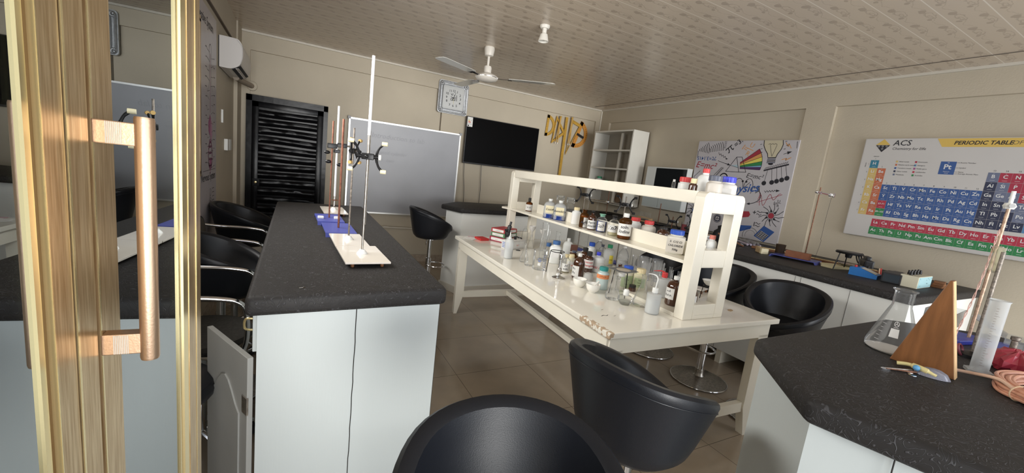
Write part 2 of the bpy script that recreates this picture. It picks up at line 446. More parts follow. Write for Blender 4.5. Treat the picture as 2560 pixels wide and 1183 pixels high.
class Plane:
    """draws flat print on a board: local (u right, v up) -> 3-D"""
    def __init__(s, mb, O, U, V):
        s.mb = mb; s.O = Vector(O); s.U = Vector(U).normalized(); s.V = Vector(V).normalized(); s.N = s.U.cross(s.V)
    def p(s, u, v, h=0): return s.O + s.U * u + s.V * v + s.N * h
    def rect(s, u0, v0, u1, v1, m, h=.0006): s.mb.add([s.p(u0, v0, h), s.p(u1, v0, h), s.p(u1, v1, h), s.p(u0, v1, h)], [(0, 1, 2, 3)], m)
    def poly(s, pts, m, h=.0006): s.mb.add([s.p(a, b, h) for a, b in pts], [tuple(range(len(pts)))], m)
    def disc(s, u, v, r, m, h=.0006, ry=None, n=20): s.poly([(u + r * math.cos(2 * PI * i / n), v + (ry or r) * math.sin(2 * PI * i / n)) for i in range(n)], m, h)
    def line(s, pts, w, m, h=.0009, closed=False):
        P = [Vector((a, b)) for a, b in pts]
        if closed: P.append(P[0])
        for a, b in zip(P, P[1:]):
            d = b - a
            if d.length < 1e-7: continue
            d.normalize(); n = Vector((-d.y, d.x)) * w / 2; e = d * w * .3
            q = [a - e + n, a - e - n, b + e - n, b + e + n]
            s.mb.add([s.p(x.x, x.y, h) for x in q], [(0, 1, 2, 3)], m)
    def circ(s, u, v, r, w, m, a0=0, a1=360, n=24, ry=None, h=.0009):
        s.line([(u + r * math.cos(math.radians(a0 + (a1 - a0) * i / n)), v + (ry or r) * math.sin(math.radians(a0 + (a1 - a0) * i / n))) for i in range(n + 1)], w, m, h)
    def text(s, body, u, v, size, m, bold=0.0, shear=0.0, align='LEFT', rot=0, h=.0012, sx=1):
        vs, fs = glyphs(body, size, bold, shear, align)
        c, q = math.cos(math.radians(rot)), math.sin(math.radians(rot))
        s.mb.add([s.p(u + x.x * sx * c - x.y * q, v + x.x * sx * q + x.y * c, h) for x in vs], fs, m)
    def arrow(s, a, b, w, m, hs=.02):
        s.line([a, b], w, m); d = (Vector(b) - Vector(a)).normalized(); n = Vector((-d.y, d.x)); t = Vector(b)
        s.poly([tuple(t + d * hs * .4), tuple(t - d * hs + n * hs * .5), tuple(t - d * hs - n * hs * .5)], m, .0011)
def wrap_text(mb, body, r, z, size, m, ang, shear=.2, bold=.01, align='CENTER'):
    """lettering wrapped round a cylinder of radius r, centred on direction ang"""
    vs, fs = glyphs(body, size, bold, shear, align)
    mb.add([Vector((r * math.cos(ang + v.x / r), r * math.sin(ang + v.x / r), z + v.y)) for v in vs], fs, m)
def band(mb, r, z0, z1, a0, a1, m, n=16):
    vs = []; fs = []
    for i in range(n + 1):
        a = a0 + (a1 - a0) * i / n
        vs += [Vector((r * math.cos(a), r * math.sin(a), z0)), Vector((r * math.cos(a), r * math.sin(a), z1))]
    for i in range(n): fs.append((2 * i, 2 * i + 2, 2 * i + 3, 2 * i + 1))
    mb.add(vs, fs, m, True)

# ================================================================== ROOM
XL, XR, YB, YF, H = -0.63, 4.72, 5.9, -1.1, 2.74
struct('floor', MB().box(XL - .2, XR + .2, YF - .2, YB + .2, -.1, 0), floor_mat())
struct('ceiling', MB().box(XL - .2, XR + .2, YF - .2, YB + .2, H, H + .1), ceiling_mat())
w = MB(); w.box(XL - .2, XR + .2, YB + .035, YB + .2, 0, H)
w.box(XL, XR, YB, YB + .035, 2.535, H)                       # beam
w.box(XL, XL + .12, YB, YB + .035, 0, 2.535)
w.box(1.83, 2.13, YB, YB + .035, 0, 2.535); w.box(4.62, XR, YB, YB + .035, 0, 2.535)
w.box(1.822, 1.828, YB + .02, YB + .036, 0, 2.535, mat('joint_shadow', (.2, .17, .13), .8))
struct('wall_back', w, wall_m)
w = MB(); w.box(XR + .04, XR + .2, YF - .2, YB, 0, H)
w.box(XR, XR + .04, YF, YB, 2.515, H); w.box(XR, XR + .04, 5.66, YB, 0, 2.515); w.box(XR, XR + .04, 2.27, 2.545, 0, 2.515)
w.box(XR, XR + .04, -1.1, -.9, 0, 2.515)
struct('wall_right', w, wall_m)
w = MB(); w.box(XL - .2, XL, YF, YB, 0, H)
w.box(XL, XL + .02, .2, YB, 2.5, H); w.box(XL, XL + .035, 5.55, YB, 0, H)
struct('wall_left', w, wall_m)
# glazed front behind the camera: slim gold mullions, open to the daylight
w = MB()
for x in (XL, 2.8, XR - .06): w.box(x, x + .06, YF - .06, YF, 0, H, gold)
w.box(XL, XR, YF - .06, YF, 2.66, H, gold); w.box(.95, XR, YF - .06, YF, 0, .08, gold)
struct('window_1', w, gold)
b = MB()
for y in (1.02, 1.9, 2.8, 3.68): b.box(XL, XL + .02, y - .02, y + .02, 1.22, 2.28)
b.box(XL, XL + .02, 1.0, 3.7, 1.20, 1.24); b.box(XL, XL + .02, 1.0, 3.7, 2.26, 2.30)
struct('added_window_frame', b, gold)  # unseen frame, added only to go with the left wall fill light
# cornice beads, corner bead and floor skirting
struct('trim_1', MB().box(XL + .035, XR, YB - .022, YB, H - .022, H), trim_m)
struct('trim_2', MB().box(XR - .022, XR, YF, YB - .022, H - .022, H), trim_m)
struct('trim_3', MB().box(XR - .022, XR, YB - .022, YB, 0, H - .022), trim_m)
struct('trim_4', MB().box(4.43, 4.437, YF, YB - .15, H - .004, H, mat('dark_joint', (.12, .10, .08), .7)), None)
struct('trim_5', MB().box(XL, XL + .021, .2, 5.55, 2.488, 2.5), mat('dark_trim', (.10, .07, .05), .5))
sk = mat('skirting_tile', (.42, .35, .28), .2, var=.15, vscale=20)
struct('baseboard_back', MB().box(XL + .035, XR, YB - .012, YB, 0, .1), sk)
struct('baseboard_right', MB().box(XR - .012, XR, YF, YB - .012, 0, .1), sk)
struct('baseboard_left', MB().box(XL, XL + .012, .2, 5.55, 0, .1), sk)

# ------------------------------------------------------------------ black steel door in the back wall
def steel_door():
    m = mat('black_gloss_paint', (0.004, 0.004, 0.005), .20, spec=.16, bump=.25, bscale=14)
    d = tag(MB().build('door_2', m), kind='structure') if False else None
    f = MB(); y0, y1 = YB - .035, YB
    f.box(-.545, -.485, y0, y1, 0, 2.03); f.box(.285, .335, y0, y1, 0, 2.03); f.box(-.545, .335, y0, y1, 1.965, 2.035)
    fr = struct('door_2', f, m)
    lf = MB(); lf.box(-.485, .285, YB - .022, YB - .006, .01, 1.965)
    lf.box(-.485, -.415, YB - .032, YB - .02, .01, 1.965, bev=.004); lf.box(.215, .285, YB - .032, YB - .02, .01, 1.965, bev=.004)
    lf.box(-.485, .285, YB - .032, YB - .02, 1.90, 1.965, bev=.004)
    # horizontal corrugations, slightly tilted and dented
    z = 1.88; k = 0
    while z > .1:
        hgt = .085
        vs = []; fs = []; nx = 14
        prof = [(0, 0), (.008, .013), (.036, .020), (.06, .016), (.085, 0)]
        for i in range(nx + 1):
            x = -.415 + .63 * i / nx
            for dz, dy in prof:
                dent = .006 * math.sin(9 * x + 2.1 * k) * math.sin(17 * x + k)
                vs.append((x, YB - .022 - max(dy * (1 + random.uniform(-.25, .2)) + dent * (dy > .01), 0), z - dz + .006 * math.sin(5 * x + k)))
        n = len(prof)
        for i in range(nx):
            for j in range(n - 1): fs.append((i * n + j, (i + 1) * n + j, (i + 1) * n + j + 1, i * n + j + 1))
        lf.add(vs, fs, m, True); z -= .105; k += 1
    lf.build('door_leaf', m, fr)
    p = MB(); p.box(-.472, -.395, YB - .045, YB - .03, .96, 1.05, bev=.003); lp = p.build('lock_plate', m, fr)
    MB().lathe([(.0, 0), (.014, 0), (.014, .008), (.006, .010), (0, .010)], gold_sm, 16, Matrix.Translation((-.437, YB - .045, 1.006)) @ Matrix.Rotation(PI / 2, 4, 'X')).build('keyhole', gold_sm, lp)
steel_door()

# ------------------------------------------------------------------ glass door at the left edge (opened leaf beside the camera)
def glass_door():
    a = math.atan(.046)      # leaf direction: mostly along y
    Mx = Matrix.Translation((-.2386, 0, 0)) @ Matrix.Rotation(-a, 4, 'Z')   # local x = out into the room, local y = along the leaf
    mg = mirror_glass()
    top, bot = 2.35, .02
    # meeting stile of the near leaf
    def prof(mb, pts, m, z0=bot, z1=top): mb.prism(pts, z0, z1, m, Mx)
    root = MB()
    # handle leaf: wide stile (0.597..0.705), hinge stile (1.0..1.14)
    prof(root, [(-.045, .597), (.0, .597), (.0, .642), (-.004, .642), (-.004, .650), (0, .650), (0, .705), (-.012, .705), (-.012, .700), (-.045, .700)], gold)
    d = struct('door_1', root, gold)
    g = MB(); prof(g, [(-.0045, .6425), (-.003, .6425), (-.003, .6495), (-.0045, .6495)], groove_m); g.build('stile_groove', groove_m, d)
    e = MB(); prof(e, [(-.0, .5965), (.0012, .5965), (.0012, .6005), (0, .6005)], gold_sm); prof(e, [(0, .6495), (.0010, .6495), (.0010, .6525), (0, .6525)], gold_sm); e.build('edge_trim', gold_sm, d)
    g = MB(); prof(g, [(-.012, .705), (-.009, .705), (-.009, 1.0), (-.012, 1.0)], mg, .75, top); prof(g, [(-.012, .705), (-.009, .705), (-.009, 1.0), (-.012, 1.0)], mg, .08, .66); g.build('glass_pane', mg, d)
    g = MB(); prof(g, [(-.045, .700), (-.002, .700), (-.002, 1.01), (-.045, 1.01)], gold, .66, .735); g.build('mid_rail', gold, d)
    g = MB(); prof(g, [(-.045, 1.03), (.0, 1.03), (.0, 1.085), (-.004, 1.088), (-.004, 1.14), (-.045, 1.14)], gold)
    g.build('hinge_stile', gold, d)
    g = MB(); prof(g, [(-.012, .985), (-.006, .985), (-.006, .997), (-.012, .997)], gold_sm); prof(g, [(-.012, 1.0), (-.003, 1.003), (-.001, 1.03), (-.012, 1.03)], gold_sm); prof(g, [(0, 1.083), (.001, 1.083), (.001, 1.088), (0, 1.088)], gold_sm)
    g.build('glazing_bead', gold_sm, d)
    # near leaf
    g = MB(); prof(g, [(-.045, .556), (.0, .556), (.0, .5935), (-.045, .5935)], gold); s = g.build('meeting_stile', gold, d)
    g = MB(); prof(g, [(-.045, .546), (-.005, .546), (-.005, .556), (-.045, .556)], groove_m); g.build('stile_recess', groove_m, d)
    g = MB(); prof(g, [(-.012, .5545), (.001, .5545), (.001, .556), (-.012, .556)], gold_sm); prof(g, [(-.012, .536), (-.003, .536), (-.003, .545), (-.012, .545)], gold_sm); g.build('stile_bead', gold_sm, d)
    g = MB(); prof(g, [(-.009, .05), (-.006, .05), (-.006, .536), (-.009, .536)], mg, .08, top); g.build('near_pane', mg, d)
    g = MB(); prof(g, [(-.045, 0.0), (0, 0.0), (0, .05), (-.045, .05)], gold); g.build('end_stile', gold, d)
    # pull handle: two flat brackets and a round bar, the same again on the far side of the leaf
    for sgn in (1, -1):
        h = MB(); R = .0100; xo = (.046 if sgn > 0 else -.094); yo = .655
        Mh = Mx @ Matrix.Translation((xo, yo, 0))
        h.lathe([(0, 1.203), (R * .93, 1.203), (R, 1.206), (R, 1.509), (R * .93, 1.512), (0, 1.512)], copper, 32, Mh)
        hd = h.build('handle', copper, d)
        for zc in (1.226, 1.490):
            b = MB(); x0, x1 = sorted((0 if sgn > 0 else -.045, xo))
            b.box(x0, x1, yo - .006, yo + .012, zc - .0135, zc + .0135, copper, Mx, bev=.0012)
            for k in range(9):
                xx = (x0 + .012 + k * .0017); b.box(xx, xx + .0009, yo - .0066, yo - .0058, zc - .0125, zc + .0125, trim_m, Mx)
            b.build('handle_bracket', copper, hd)
glass_door()

# ================================================================== FURNITURE
# ------------------------------------------------------------------ island counters
def worktop(name, label, pts, z0, z1, bev=.018):
    """vinyl-wrapped top with soft edges"""
    b = bmesh.new()
    vs = [b.verts.new((p[0], p[1], z0)) for p in pts]; f = b.faces.new(vs)
    r = bmesh.ops.extrude_face_region(b, geom=[f]); up = [g for g in r['geom'] if isinstance(g, bmesh.types.BMVert)]
    for v in up: v.co.z = z1
    bmesh.ops.recalc_face_normals(b, faces=b.faces)
    bmesh.ops.bevel(b, geom=list(b.edges), offset=bev, segments=4, profile=.5, affect='EDGES')
    me = bpy.data.meshes.new(name); b.to_mesh(me); b.free(); me.materials.append(vinyl)
    for p in me.polygons: p.use_smooth = True
    me.set_sharp_from_angle(angle=math.radians(50))
    o = bpy.data.objects.new(name, me); C.objects.link(o); tag(o, label, 'worktop'); return o
def seam(mb, x, y, z0, z1, dx, dy):
    """a thin wavering joint"""
    n = 30; pts = []
    for i in range(n + 1):
        z = z0 + (z1 - z0) * i / n; w_ = random.uniform(-.0012, .0012); pts.append((x + w_ * dx, y + w_ * dy, z))
    mb.tube(pts, .0016, mat('dark_gap', (.02, .018, .016), .8), 5)

# left island
worktop('island_worktop', 'long black vinyl-covered worktop carrying the row of retort stands', [(-.13, 1.425), (.536, 1.450), (.545, 3.93), (-.137, 3.955)], .955, 1.022)
t = thing('island_cabinet', 'long white cabinet under the black worktop, one door hanging open on its left', 'cabinet', (0, 0, 0))
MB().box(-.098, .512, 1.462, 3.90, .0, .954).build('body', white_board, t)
b = MB(); seam(b, .205, 1.461, .01, .953, 1, 0); b.tube([(.5145, 1.47, 0), (.5145, 1.47, .95)], .002, mat('dark_gap', (0, 0, 0))); b.build('panel_joint', ink, t)
# left-side drawers and the open door
b = MB(); b.box(-.112, -.098, 1.49, 2.05, .81, .94, bev=.003); dr = b.build('drawer', white_board, t)
b = MB(); b.tube(bez([(-.112, 1.56, .90), (-.138, 1.562, .898), (-.140, 1.575, .86), (-.112, 1.58, .85)]), .004, gold_sm, 8); b.build('drawer_handle', gold_sm, dr)
def open_door():
    hx, hy = -.108, 1.470; fx, fy = -.262, 1.775
    d = Vector((fx - hx, fy - hy, 0)); L = d.length; a = math.atan2(d.y, d.x)
    Mx = Matrix.Translation((hx, hy, 0)) @ Matrix.Rotation(a, 4, 'Z')
    grey = mat('shaded_white_laminate', (0.34, 0.34, 0.32), .4, var=.03)  # white door laminate with the shade on it darkened into the colour
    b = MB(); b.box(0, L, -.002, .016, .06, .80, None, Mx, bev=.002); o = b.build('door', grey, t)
    # raised cathedral panel facing the camera side (local +y)
    pts = [(.055, .12), (L - .055, .12), (L - .055, .58)]
    for i in range(9):
        u = i / 8; xx = (L - .055) + (.11 - L) * u; pts.append((xx, .58 + .10 * (math.sin(PI * u) ** 1.5)))
    pts.append((.055, .58))
    M2 = Mx @ Matrix(((1, 0, 0, 0), (0, 0, 1, 0), (0, 1, 0, 0), (0, 0, 0, 1)))
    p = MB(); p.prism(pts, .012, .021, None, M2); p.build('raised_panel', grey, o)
    p2 = MB(); p2.prism([(x * .94 + .009, z * .96 + .014) for x, z in pts], .019, .026, None, M2)
    q = MB(); q.tube(bez([Mx @ Vector((L + .002, -.002, .58)), Mx @ Vector((L + .022, -.004, .575)), Mx @ Vector((L + .026, -.004, .52)), Mx @ Vector((L + .022, -.004, .465)), Mx @ Vector((L + .002, -.002, .46))]), .0045, steel_dull, 8); q.build('door_handle', steel_dull, o)
    q = MB(); q.box(L - .01, L + .012, -.022, -.002, .38, .405, None, Mx, bev=.003); q.build('latch', steel_dull, o)
    for z in (.18, .6): q = MB(); q.box(-.006, .03, .014, .02, z, z + .06, None, Mx); q.build('hinge', steel_dull, o)
open_door()

# right-front island (angled end)
worktop('demonstration_worktop', 'black embossed vinyl worktop with an angled corner, under the conical flask and wooden wedge', [(1.161, .465), (1.459, .785), (2.478, .785), (2.86, .52), (2.86, -.55), (1.50, -.55), (1.244, .17)], .955, 1.022, .02)
t = thing('demonstration_cabinet', 'white panelled cabinet with angled front under the nearest black worktop', 'cabinet')
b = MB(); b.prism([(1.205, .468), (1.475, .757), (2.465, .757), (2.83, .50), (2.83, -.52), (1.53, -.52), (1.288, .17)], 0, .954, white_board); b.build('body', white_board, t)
b = MB(); seam(b, 1.240, .305, .01, .953, .3, 1); b.build('panel_joint', ink, t)

# bench along the right wall
worktop('wall_bench_worktop', 'long black worktop running along the right wall below the posters', [(3.42, .955), (4.715, .955), (4.715, 5.3), (3.42, 5.3)], .965, 1.022)
t = thing('wall_bench_cabinet', 'long white cabinet run beneath the right-hand wall worktop', 'cabinet')
bench_w = mat('bench_lightened_laminate', (0.78, 0.78, 0.74), .45, var=.02, vscale=3)  # same cabinet white, lightened in colour because the bench fronts lie in shadow
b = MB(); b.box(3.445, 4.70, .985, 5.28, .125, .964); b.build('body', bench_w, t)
for y in (1.55, 2.12, 2.7, 3.3, 4.0, 4.7):
    MB().box(3.455, 4.6, y, y + .05, 0, .125).build('foot', cream_paint, t)
b = MB()
for y in (1.30, 1.62, 1.66, 2.2, 2.8, 3.4, 4.2): b.tube([(3.4445, y, .13), (3.4445, y, .96)], .0012, ink, 4)
b.build('panel_joint', mat('faint_gap', (.35, .35, .34), .8), t)

# bench at the back
worktop('back_bench_worktop', 'small black worktop with a cut corner in front of the television wall', [(1.535, 4.66), (1.66, 4.31), (3.3, 4.40), (3.3, 5.30), (1.88, 5.10)], .965, 1.022)
t = thing('back_bench_cabinet', 'white cabinet with one angled side beneath the back worktop', 'cabinet')
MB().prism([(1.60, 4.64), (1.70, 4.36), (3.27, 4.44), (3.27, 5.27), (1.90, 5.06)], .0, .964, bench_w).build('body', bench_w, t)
MB().prism([(1.585, 4.66), (1.69, 4.345), (3.27, 4.425), (3.27, 4.44), (1.71, 4.37), (1.61, 4.66)], 0, .08).build('plinth', trim_m, t)

# ------------------------------------------------------------------ cream laboratory table
TA = math.radians(-2.3)
TM = Matrix.Translation((1.33, 1.36, 0)) @ Matrix.Rotation(TA, 4, 'Z')
def lab_table():
    t = thing('laboratory_table', 'long cream-painted wooden table crowded with bottles and glassware', 'table', (1.33, 1.36, 0), TA)
    w_, l_ = 1.325, 2.45
    worn = mat('worn_cream_paint', (0.76, 0.72, 0.63), .14, coat=.5)
    nt, bb = nodes_of(worn); tc = nt.nodes.new('ShaderNodeTexCoord')
    n = nt.nodes.new('ShaderNodeTexNoise'); n.inputs['Scale'].default_value = 34; n.inputs['Detail'].default_value = 8
    nt.links.new(tc.outputs['Object'], n.inputs['Vector'])
    sp = nt.nodes.new('ShaderNodeSeparateXYZ'); nt.links.new(tc.outputs['Object'], sp.inputs[0])
    def mth(op, a, b_=None):
        k = nt.nodes.new('ShaderNodeMath'); k.operation = op
        for i, v in enumerate((a, b_)):
            if v is None: continue
            if isinstance(v, (int, float)): k.inputs[i].default_value = v
            else: nt.links.new(v, k.inputs[i])
        return k.outputs[0]
    # chipped paint along the left edge near the corner
    near = mth('MULTIPLY', mth('LESS_THAN', sp.outputs[0], .028), mth('LESS_THAN', mth('ABSOLUTE', mth('SUBTRACT', sp.outputs[1], .12)), .13))
    ch = mth('MULTIPLY', near, mth('GREATER_THAN', n.outputs['Fac'], .5))
    mx = nt.nodes.new('ShaderNodeMix'); mx.data_type = 'RGBA'; mx.inputs[6].default_value = (0.84, 0.80, 0.70, 1); mx.inputs[7].default_value = (0.50, 0.37, 0.25, 1)
    nt.links.new(ch, mx.inputs[0]); nt.links.new(mx.outputs[2], bb.inputs['Base Color'])
    MB().box(0, w_, 0, l_, .768, .80, None, bev=.006).build('tabletop', worn, t)
    b = MB(); b.box(.035, .06, .04, l_ - .04, .675, .768); b.box(w_ - .06, w_ - .035, .04, l_ - .04, .675, .768); b.box(.035, w_ - .035, .03, .055, .675, .768); b.box(.035, w_ - .035, l_ - .055, l_ - .03, .675, .768); b.build('apron', cream_paint, t)
    for x, y, sx in ((.035, .03, 1), (w_ - .035, .03, -1), (.035, l_ - .03, 1), (w_ - .035, l_ - .03, -1)):
        sy = 1 if y < 1 else -1
        lg = MB(); a, c = sorted((y, y + sy * .05))
        # tapered leg: broad at the stretcher, narrow at the floor
        pts = [(x, .69), (x + sx * .09, .69), (x + sx * .088, .20), (x + sx * .032, 0), (x - sx * .0, 0)]
        M2 = Matrix(((1, 0, 0, 0), (0, 0, 1, 0), (0, 1, 0, 0), (0, 0, 0, 1)))
        lg.prism(pts, a, c, None, M2); lg.build('leg', cream_paint, t)
    b = MB(); b.box(.12, w_ - .12, .04, .075, .17, .235); b.build('stretcher', cream_paint, t)
    b = MB(); b.box(.12, w_ - .12, l_ - .075, l_ - .04, .17, .235); b.build('stretcher', cream_paint, t)
    b = MB(); b.box(w_ / 2 - .05, w_ / 2 - .01, .07, l_ - .07, .185, .23); b.build('stretcher', cream_paint, t)
    # small scratches in the paint
    b = MB(); pl = Plane(b, (0, 0, .8), (1, 0, 0), (0, 1, 0))
    pl.line([(.115, .215), (.135, .225), (.150, .216), (.165, .224)], .004, ink, .0005); pl.line([(.19, .205), (.205, .208)], .003, ink, .0005); pl.line([(.18, .30), (.195, .305)], .003, wood_brown, .0005)
    b.build('scratches', ink, t)
lab_table()

# ------------------------------------------------------------------ reagent rack on the table
RA = math.radians(-2.3 + 1.2)
rack_o = TM @ Vector((.57, .085, .80))
def rack():
    t = thing('reagent_rack', 'tall cream wooden reagent rack standing on the laboratory table', 'rack', rack_o, RA)
    wd, ln, ht, th = .335, 2.32, .715, .065
    M2 = Matrix(((1, 0, 0, 0), (0, 0, 1, 0), (0, 1, 0, 0), (0, 0, 0, 1)))
    for y in (0, ln - th):
        b = bmesh.new()
        def hole(x0, x1, z0, z1): return (x0, x1, z0, z1)
        # frame built as posts and rails with rounded top corners
        f = MB()
        f.prism([(0, 0), (.075, 0), (.075, ht), (.028, ht), (.010, ht - .010), (0, ht - .03)], y, y + th, None, M2)
        f.prism([(wd - .075, 0), (wd, 0), (wd, ht - .03), (wd - .010, ht - .010), (wd - .028, ht), (wd - .075, ht)], y, y + th, None, M2)
        for z0, z1 in ((0, .085), (.30, .40), (.605, ht)): f.prism([(.075, z0), (wd - .075, z0), (wd - .075, z1), (.075, z1)], y, y + th, None, M2)
        o = f.build('end_frame', cream_paint, t)
        bv = o.modifiers.new('bevel', 'BEVEL'); bv.width = .004; bv.segments = 2; bv.limit_method = 'ANGLE'
        b.free()
        j = MB()
        yy = y - .0004 if y == 0 else y + th + .0004
        for x0, x1, z in ((.06, wd - .06, .614), (.06, wd - .06, .31), (.09, wd - .05, .025)):
            j.tube([(x0, yy, z), (x1, yy, z)], .0006, trim_m, 4)
        j.build('joint_line', trim_m, o)
    # top shelf with its raised edge board, middle shelf with a central ledge, bottom board
    MB().box(.012, wd - .012, th, ln - th, .645, .663, None, bev=.002).build('top_shelf', cream_paint, t)
    b = MB(); b.box(.006, .024, th, ln - th, .648, ht, None, bev=.003); b.build('top_edge_board', cream_paint, t)
    b = MB(); b.box(wd - .024, wd - .006, th, ln - th, .648, ht, None, bev=.003); b.build('top_edge_board', cream_paint, t)
    sh = MB(); sh.prism([(-.0, .0), (wd - .01, .0), (wd - .01, ln + .08), (wd - .09, ln + .20), (.09, ln + .20), (0, ln + .08)], .312, .330, None, Matrix.Translation((0, th * 0, 0)))
    sh = MB(); sh.prism([(.004, th), (wd - .004, th), (wd - .004, ln + .06), (wd - .09, ln + .16), (.06, ln + .16), (-.03, ln + .07), (.004, ln - .1)], .310, .328)
    sh.build('middle_shelf', cream_paint, t)
    MB().box(.150, .166, th, ln - .35, .328, .415, None, bev=.002).build('middle_ledge', cream_paint, t)
    MB().box(.0, wd, th, .47, .0, .0212, None, bev=.002).build('bottom_board', cream_paint, t)
rack()

# ------------------------------------------------------------------ tub stools
def tub_stool(label):
    t = thing('bar_stool', label, 'stool')
    seg, zs = 56, .62
    vs = []; fs = []
    zb, zf = .345, .120
    rows = None
    for i in range(seg):
        a = 2 * PI * i / seg                 # a = 0 is the back
        s = (.5 + .5 * math.cos(a)); s = s ** .60
        zr = zf + (zb - zf) * s
        Rr = .235 + .018 * s
        prof = [(.0001, -.005), (.12, -.004), (.165, .004), (.19, .03), (.205, .07)]
        n = 5
        for k in range(1, n + 1):
            u = k / n; prof.append((.205 + (Rr - .205) * u, .07 + (zr - .035 - .07) * u))
        prof += [(Rr + .004, zr - .018), (Rr + .001, zr - .005), (Rr - .010, zr + .003), (Rr - .026, zr + .001), (Rr - .040, zr - .012)]
        for k in range(1, n + 1):
            u = k / n; prof.append((Rr - .042 + (.150 - (Rr - .042)) * (u ** 1.5), zr - .02 + (.105 - (zr - .02)) * u))
        prof += [(.12, .098), (.06, .10), (.0001, .102)]
        rows = len(prof)
        # squarish footprint
        c, q = math.cos(a), math.sin(a)
        k_ = 1 + .25 * (1 / (abs(c) ** 4 + abs(q) ** 4) ** .25 - 1)
        for r, z in prof: vs.append((r * c * k_ * 1.0, r * q * k_ * .98, zs + z))
    for i in range(seg):
        j = (i + 1) % seg
        for k in range(rows - 1): fs.append((i * rows + k, j * rows + k, j * rows + k + 1, i * rows + k + 1))
    b = MB(); b.add(vs, fs, leather, True); sh = b.build('tub_seat', leather, t)
    # stitched seam just under the rolled rim
    pts = []
    for i in range(seg):
        a = 2 * PI * i / seg; s = (.5 + .5 * math.cos(a)) ** .60; zr = zf + (zb - zf) * s; Rr = .235 + .018 * s
        c, q = math.cos(a), math.sin(a); k_ = 1 + .25 * (1 / (abs(c) ** 4 + abs(q) ** 4) ** .25 - 1)
        r = Rr + .0005; pts.append((r * c * k_, r * q * k_ * .98, zs + zr - .036))
    MB().tube(pts, .0018, leather, 6, closed=True).build('seam', leather, sh)
    b = MB(); b.lathe([(.0, .02), (.215, .012), (.21, .017), (.12, .028), (.045, .045), (.036, .06), (.036, .085), (.03, .09), (0, .09)], steel_dull, 48)
    b.build('base', steel_dull, t)
    b = MB(); b.ring(.2155, .004, .012, chrome, n=48, seg=6); b.build('base_rim', chrome, t)
    b = MB(); b.lathe([(.0, .085), (.031, .085), (.031, .38), (.022, .385), (.022, .60), (.09, .603), (.09, .615), (0, .615)], chrome, 28); b.build('column', chrome, t)
    b = MB(); b.lathe([(.030, .085), (.0345, .085), (.0345, .10), (.030, .10)], steel_dull, 28); b.build('collar', steel_dull, t)
    b = MB(); M_ = Matrix.Translation((-.085, 0, .30)); b.ring(.105, .0085, 0, chrome, n=32, M=M_ @ Matrix.Diagonal((1, 1.2, 1, 1))); b.build('footrest', chrome, t)
    b = MB(); b.tube(bez([(0, -.02, .60), (0, -.14, .585), (0, -.185, .56), (0, -.20, .53)]), .005, chrome, 8); b.sphere((0, -.203, .515), .02, chrome, 10, (.45, .9, 1.6)); b.build('lever', chrome, t)
    return t
st0 = tub_stool('black tub bar stool in the foreground, filling the bottom centre of the picture')
G = 'black tub bar stools'
def put(o, x, y, ang, z=0): o.location = (x, y, z); o.rotation_euler = (0, 0, ang); o['group'] = G
def back_to(dx, dy): return math.atan2(dy, dx)
put(st0, .385, .555, back_to(.3, .95))
dup(st0, (1.075, .915, .0), back_to(-.97, -.18), 'black tub bar stool seen from behind by the near corner of the cream table', G)
dup(st0, (2.92, 1.43, 0), back_to(.96, .25), 'black tub bar stool right of the cream table, nearest the angled black worktop', G)
dup(st0, (2.955, 1.96, 0), back_to(1, .1), 'black tub bar stool right of the cream table, half hidden behind the rack end frame', G)
dup(st0, (2.98, 2.52, 0), back_to(1, 0), 'black tub bar stool at the cream table whose round base shows farthest back under it', G)
dup(st0, (1.37, 4.45, .03), back_to(-1, .1), 'black tub bar stool standing before the whiteboard by the back bench', G)
dup(st0, (-.36, 4.08, 0), back_to(-1, .1), 'black tub bar stool at the far left aisle end beside the steel door', G)
dup(st0, (-.36, 2.72, 0), back_to(-1, .1), 'black tub bar stool in the left aisle between two mesh armchairs', G)

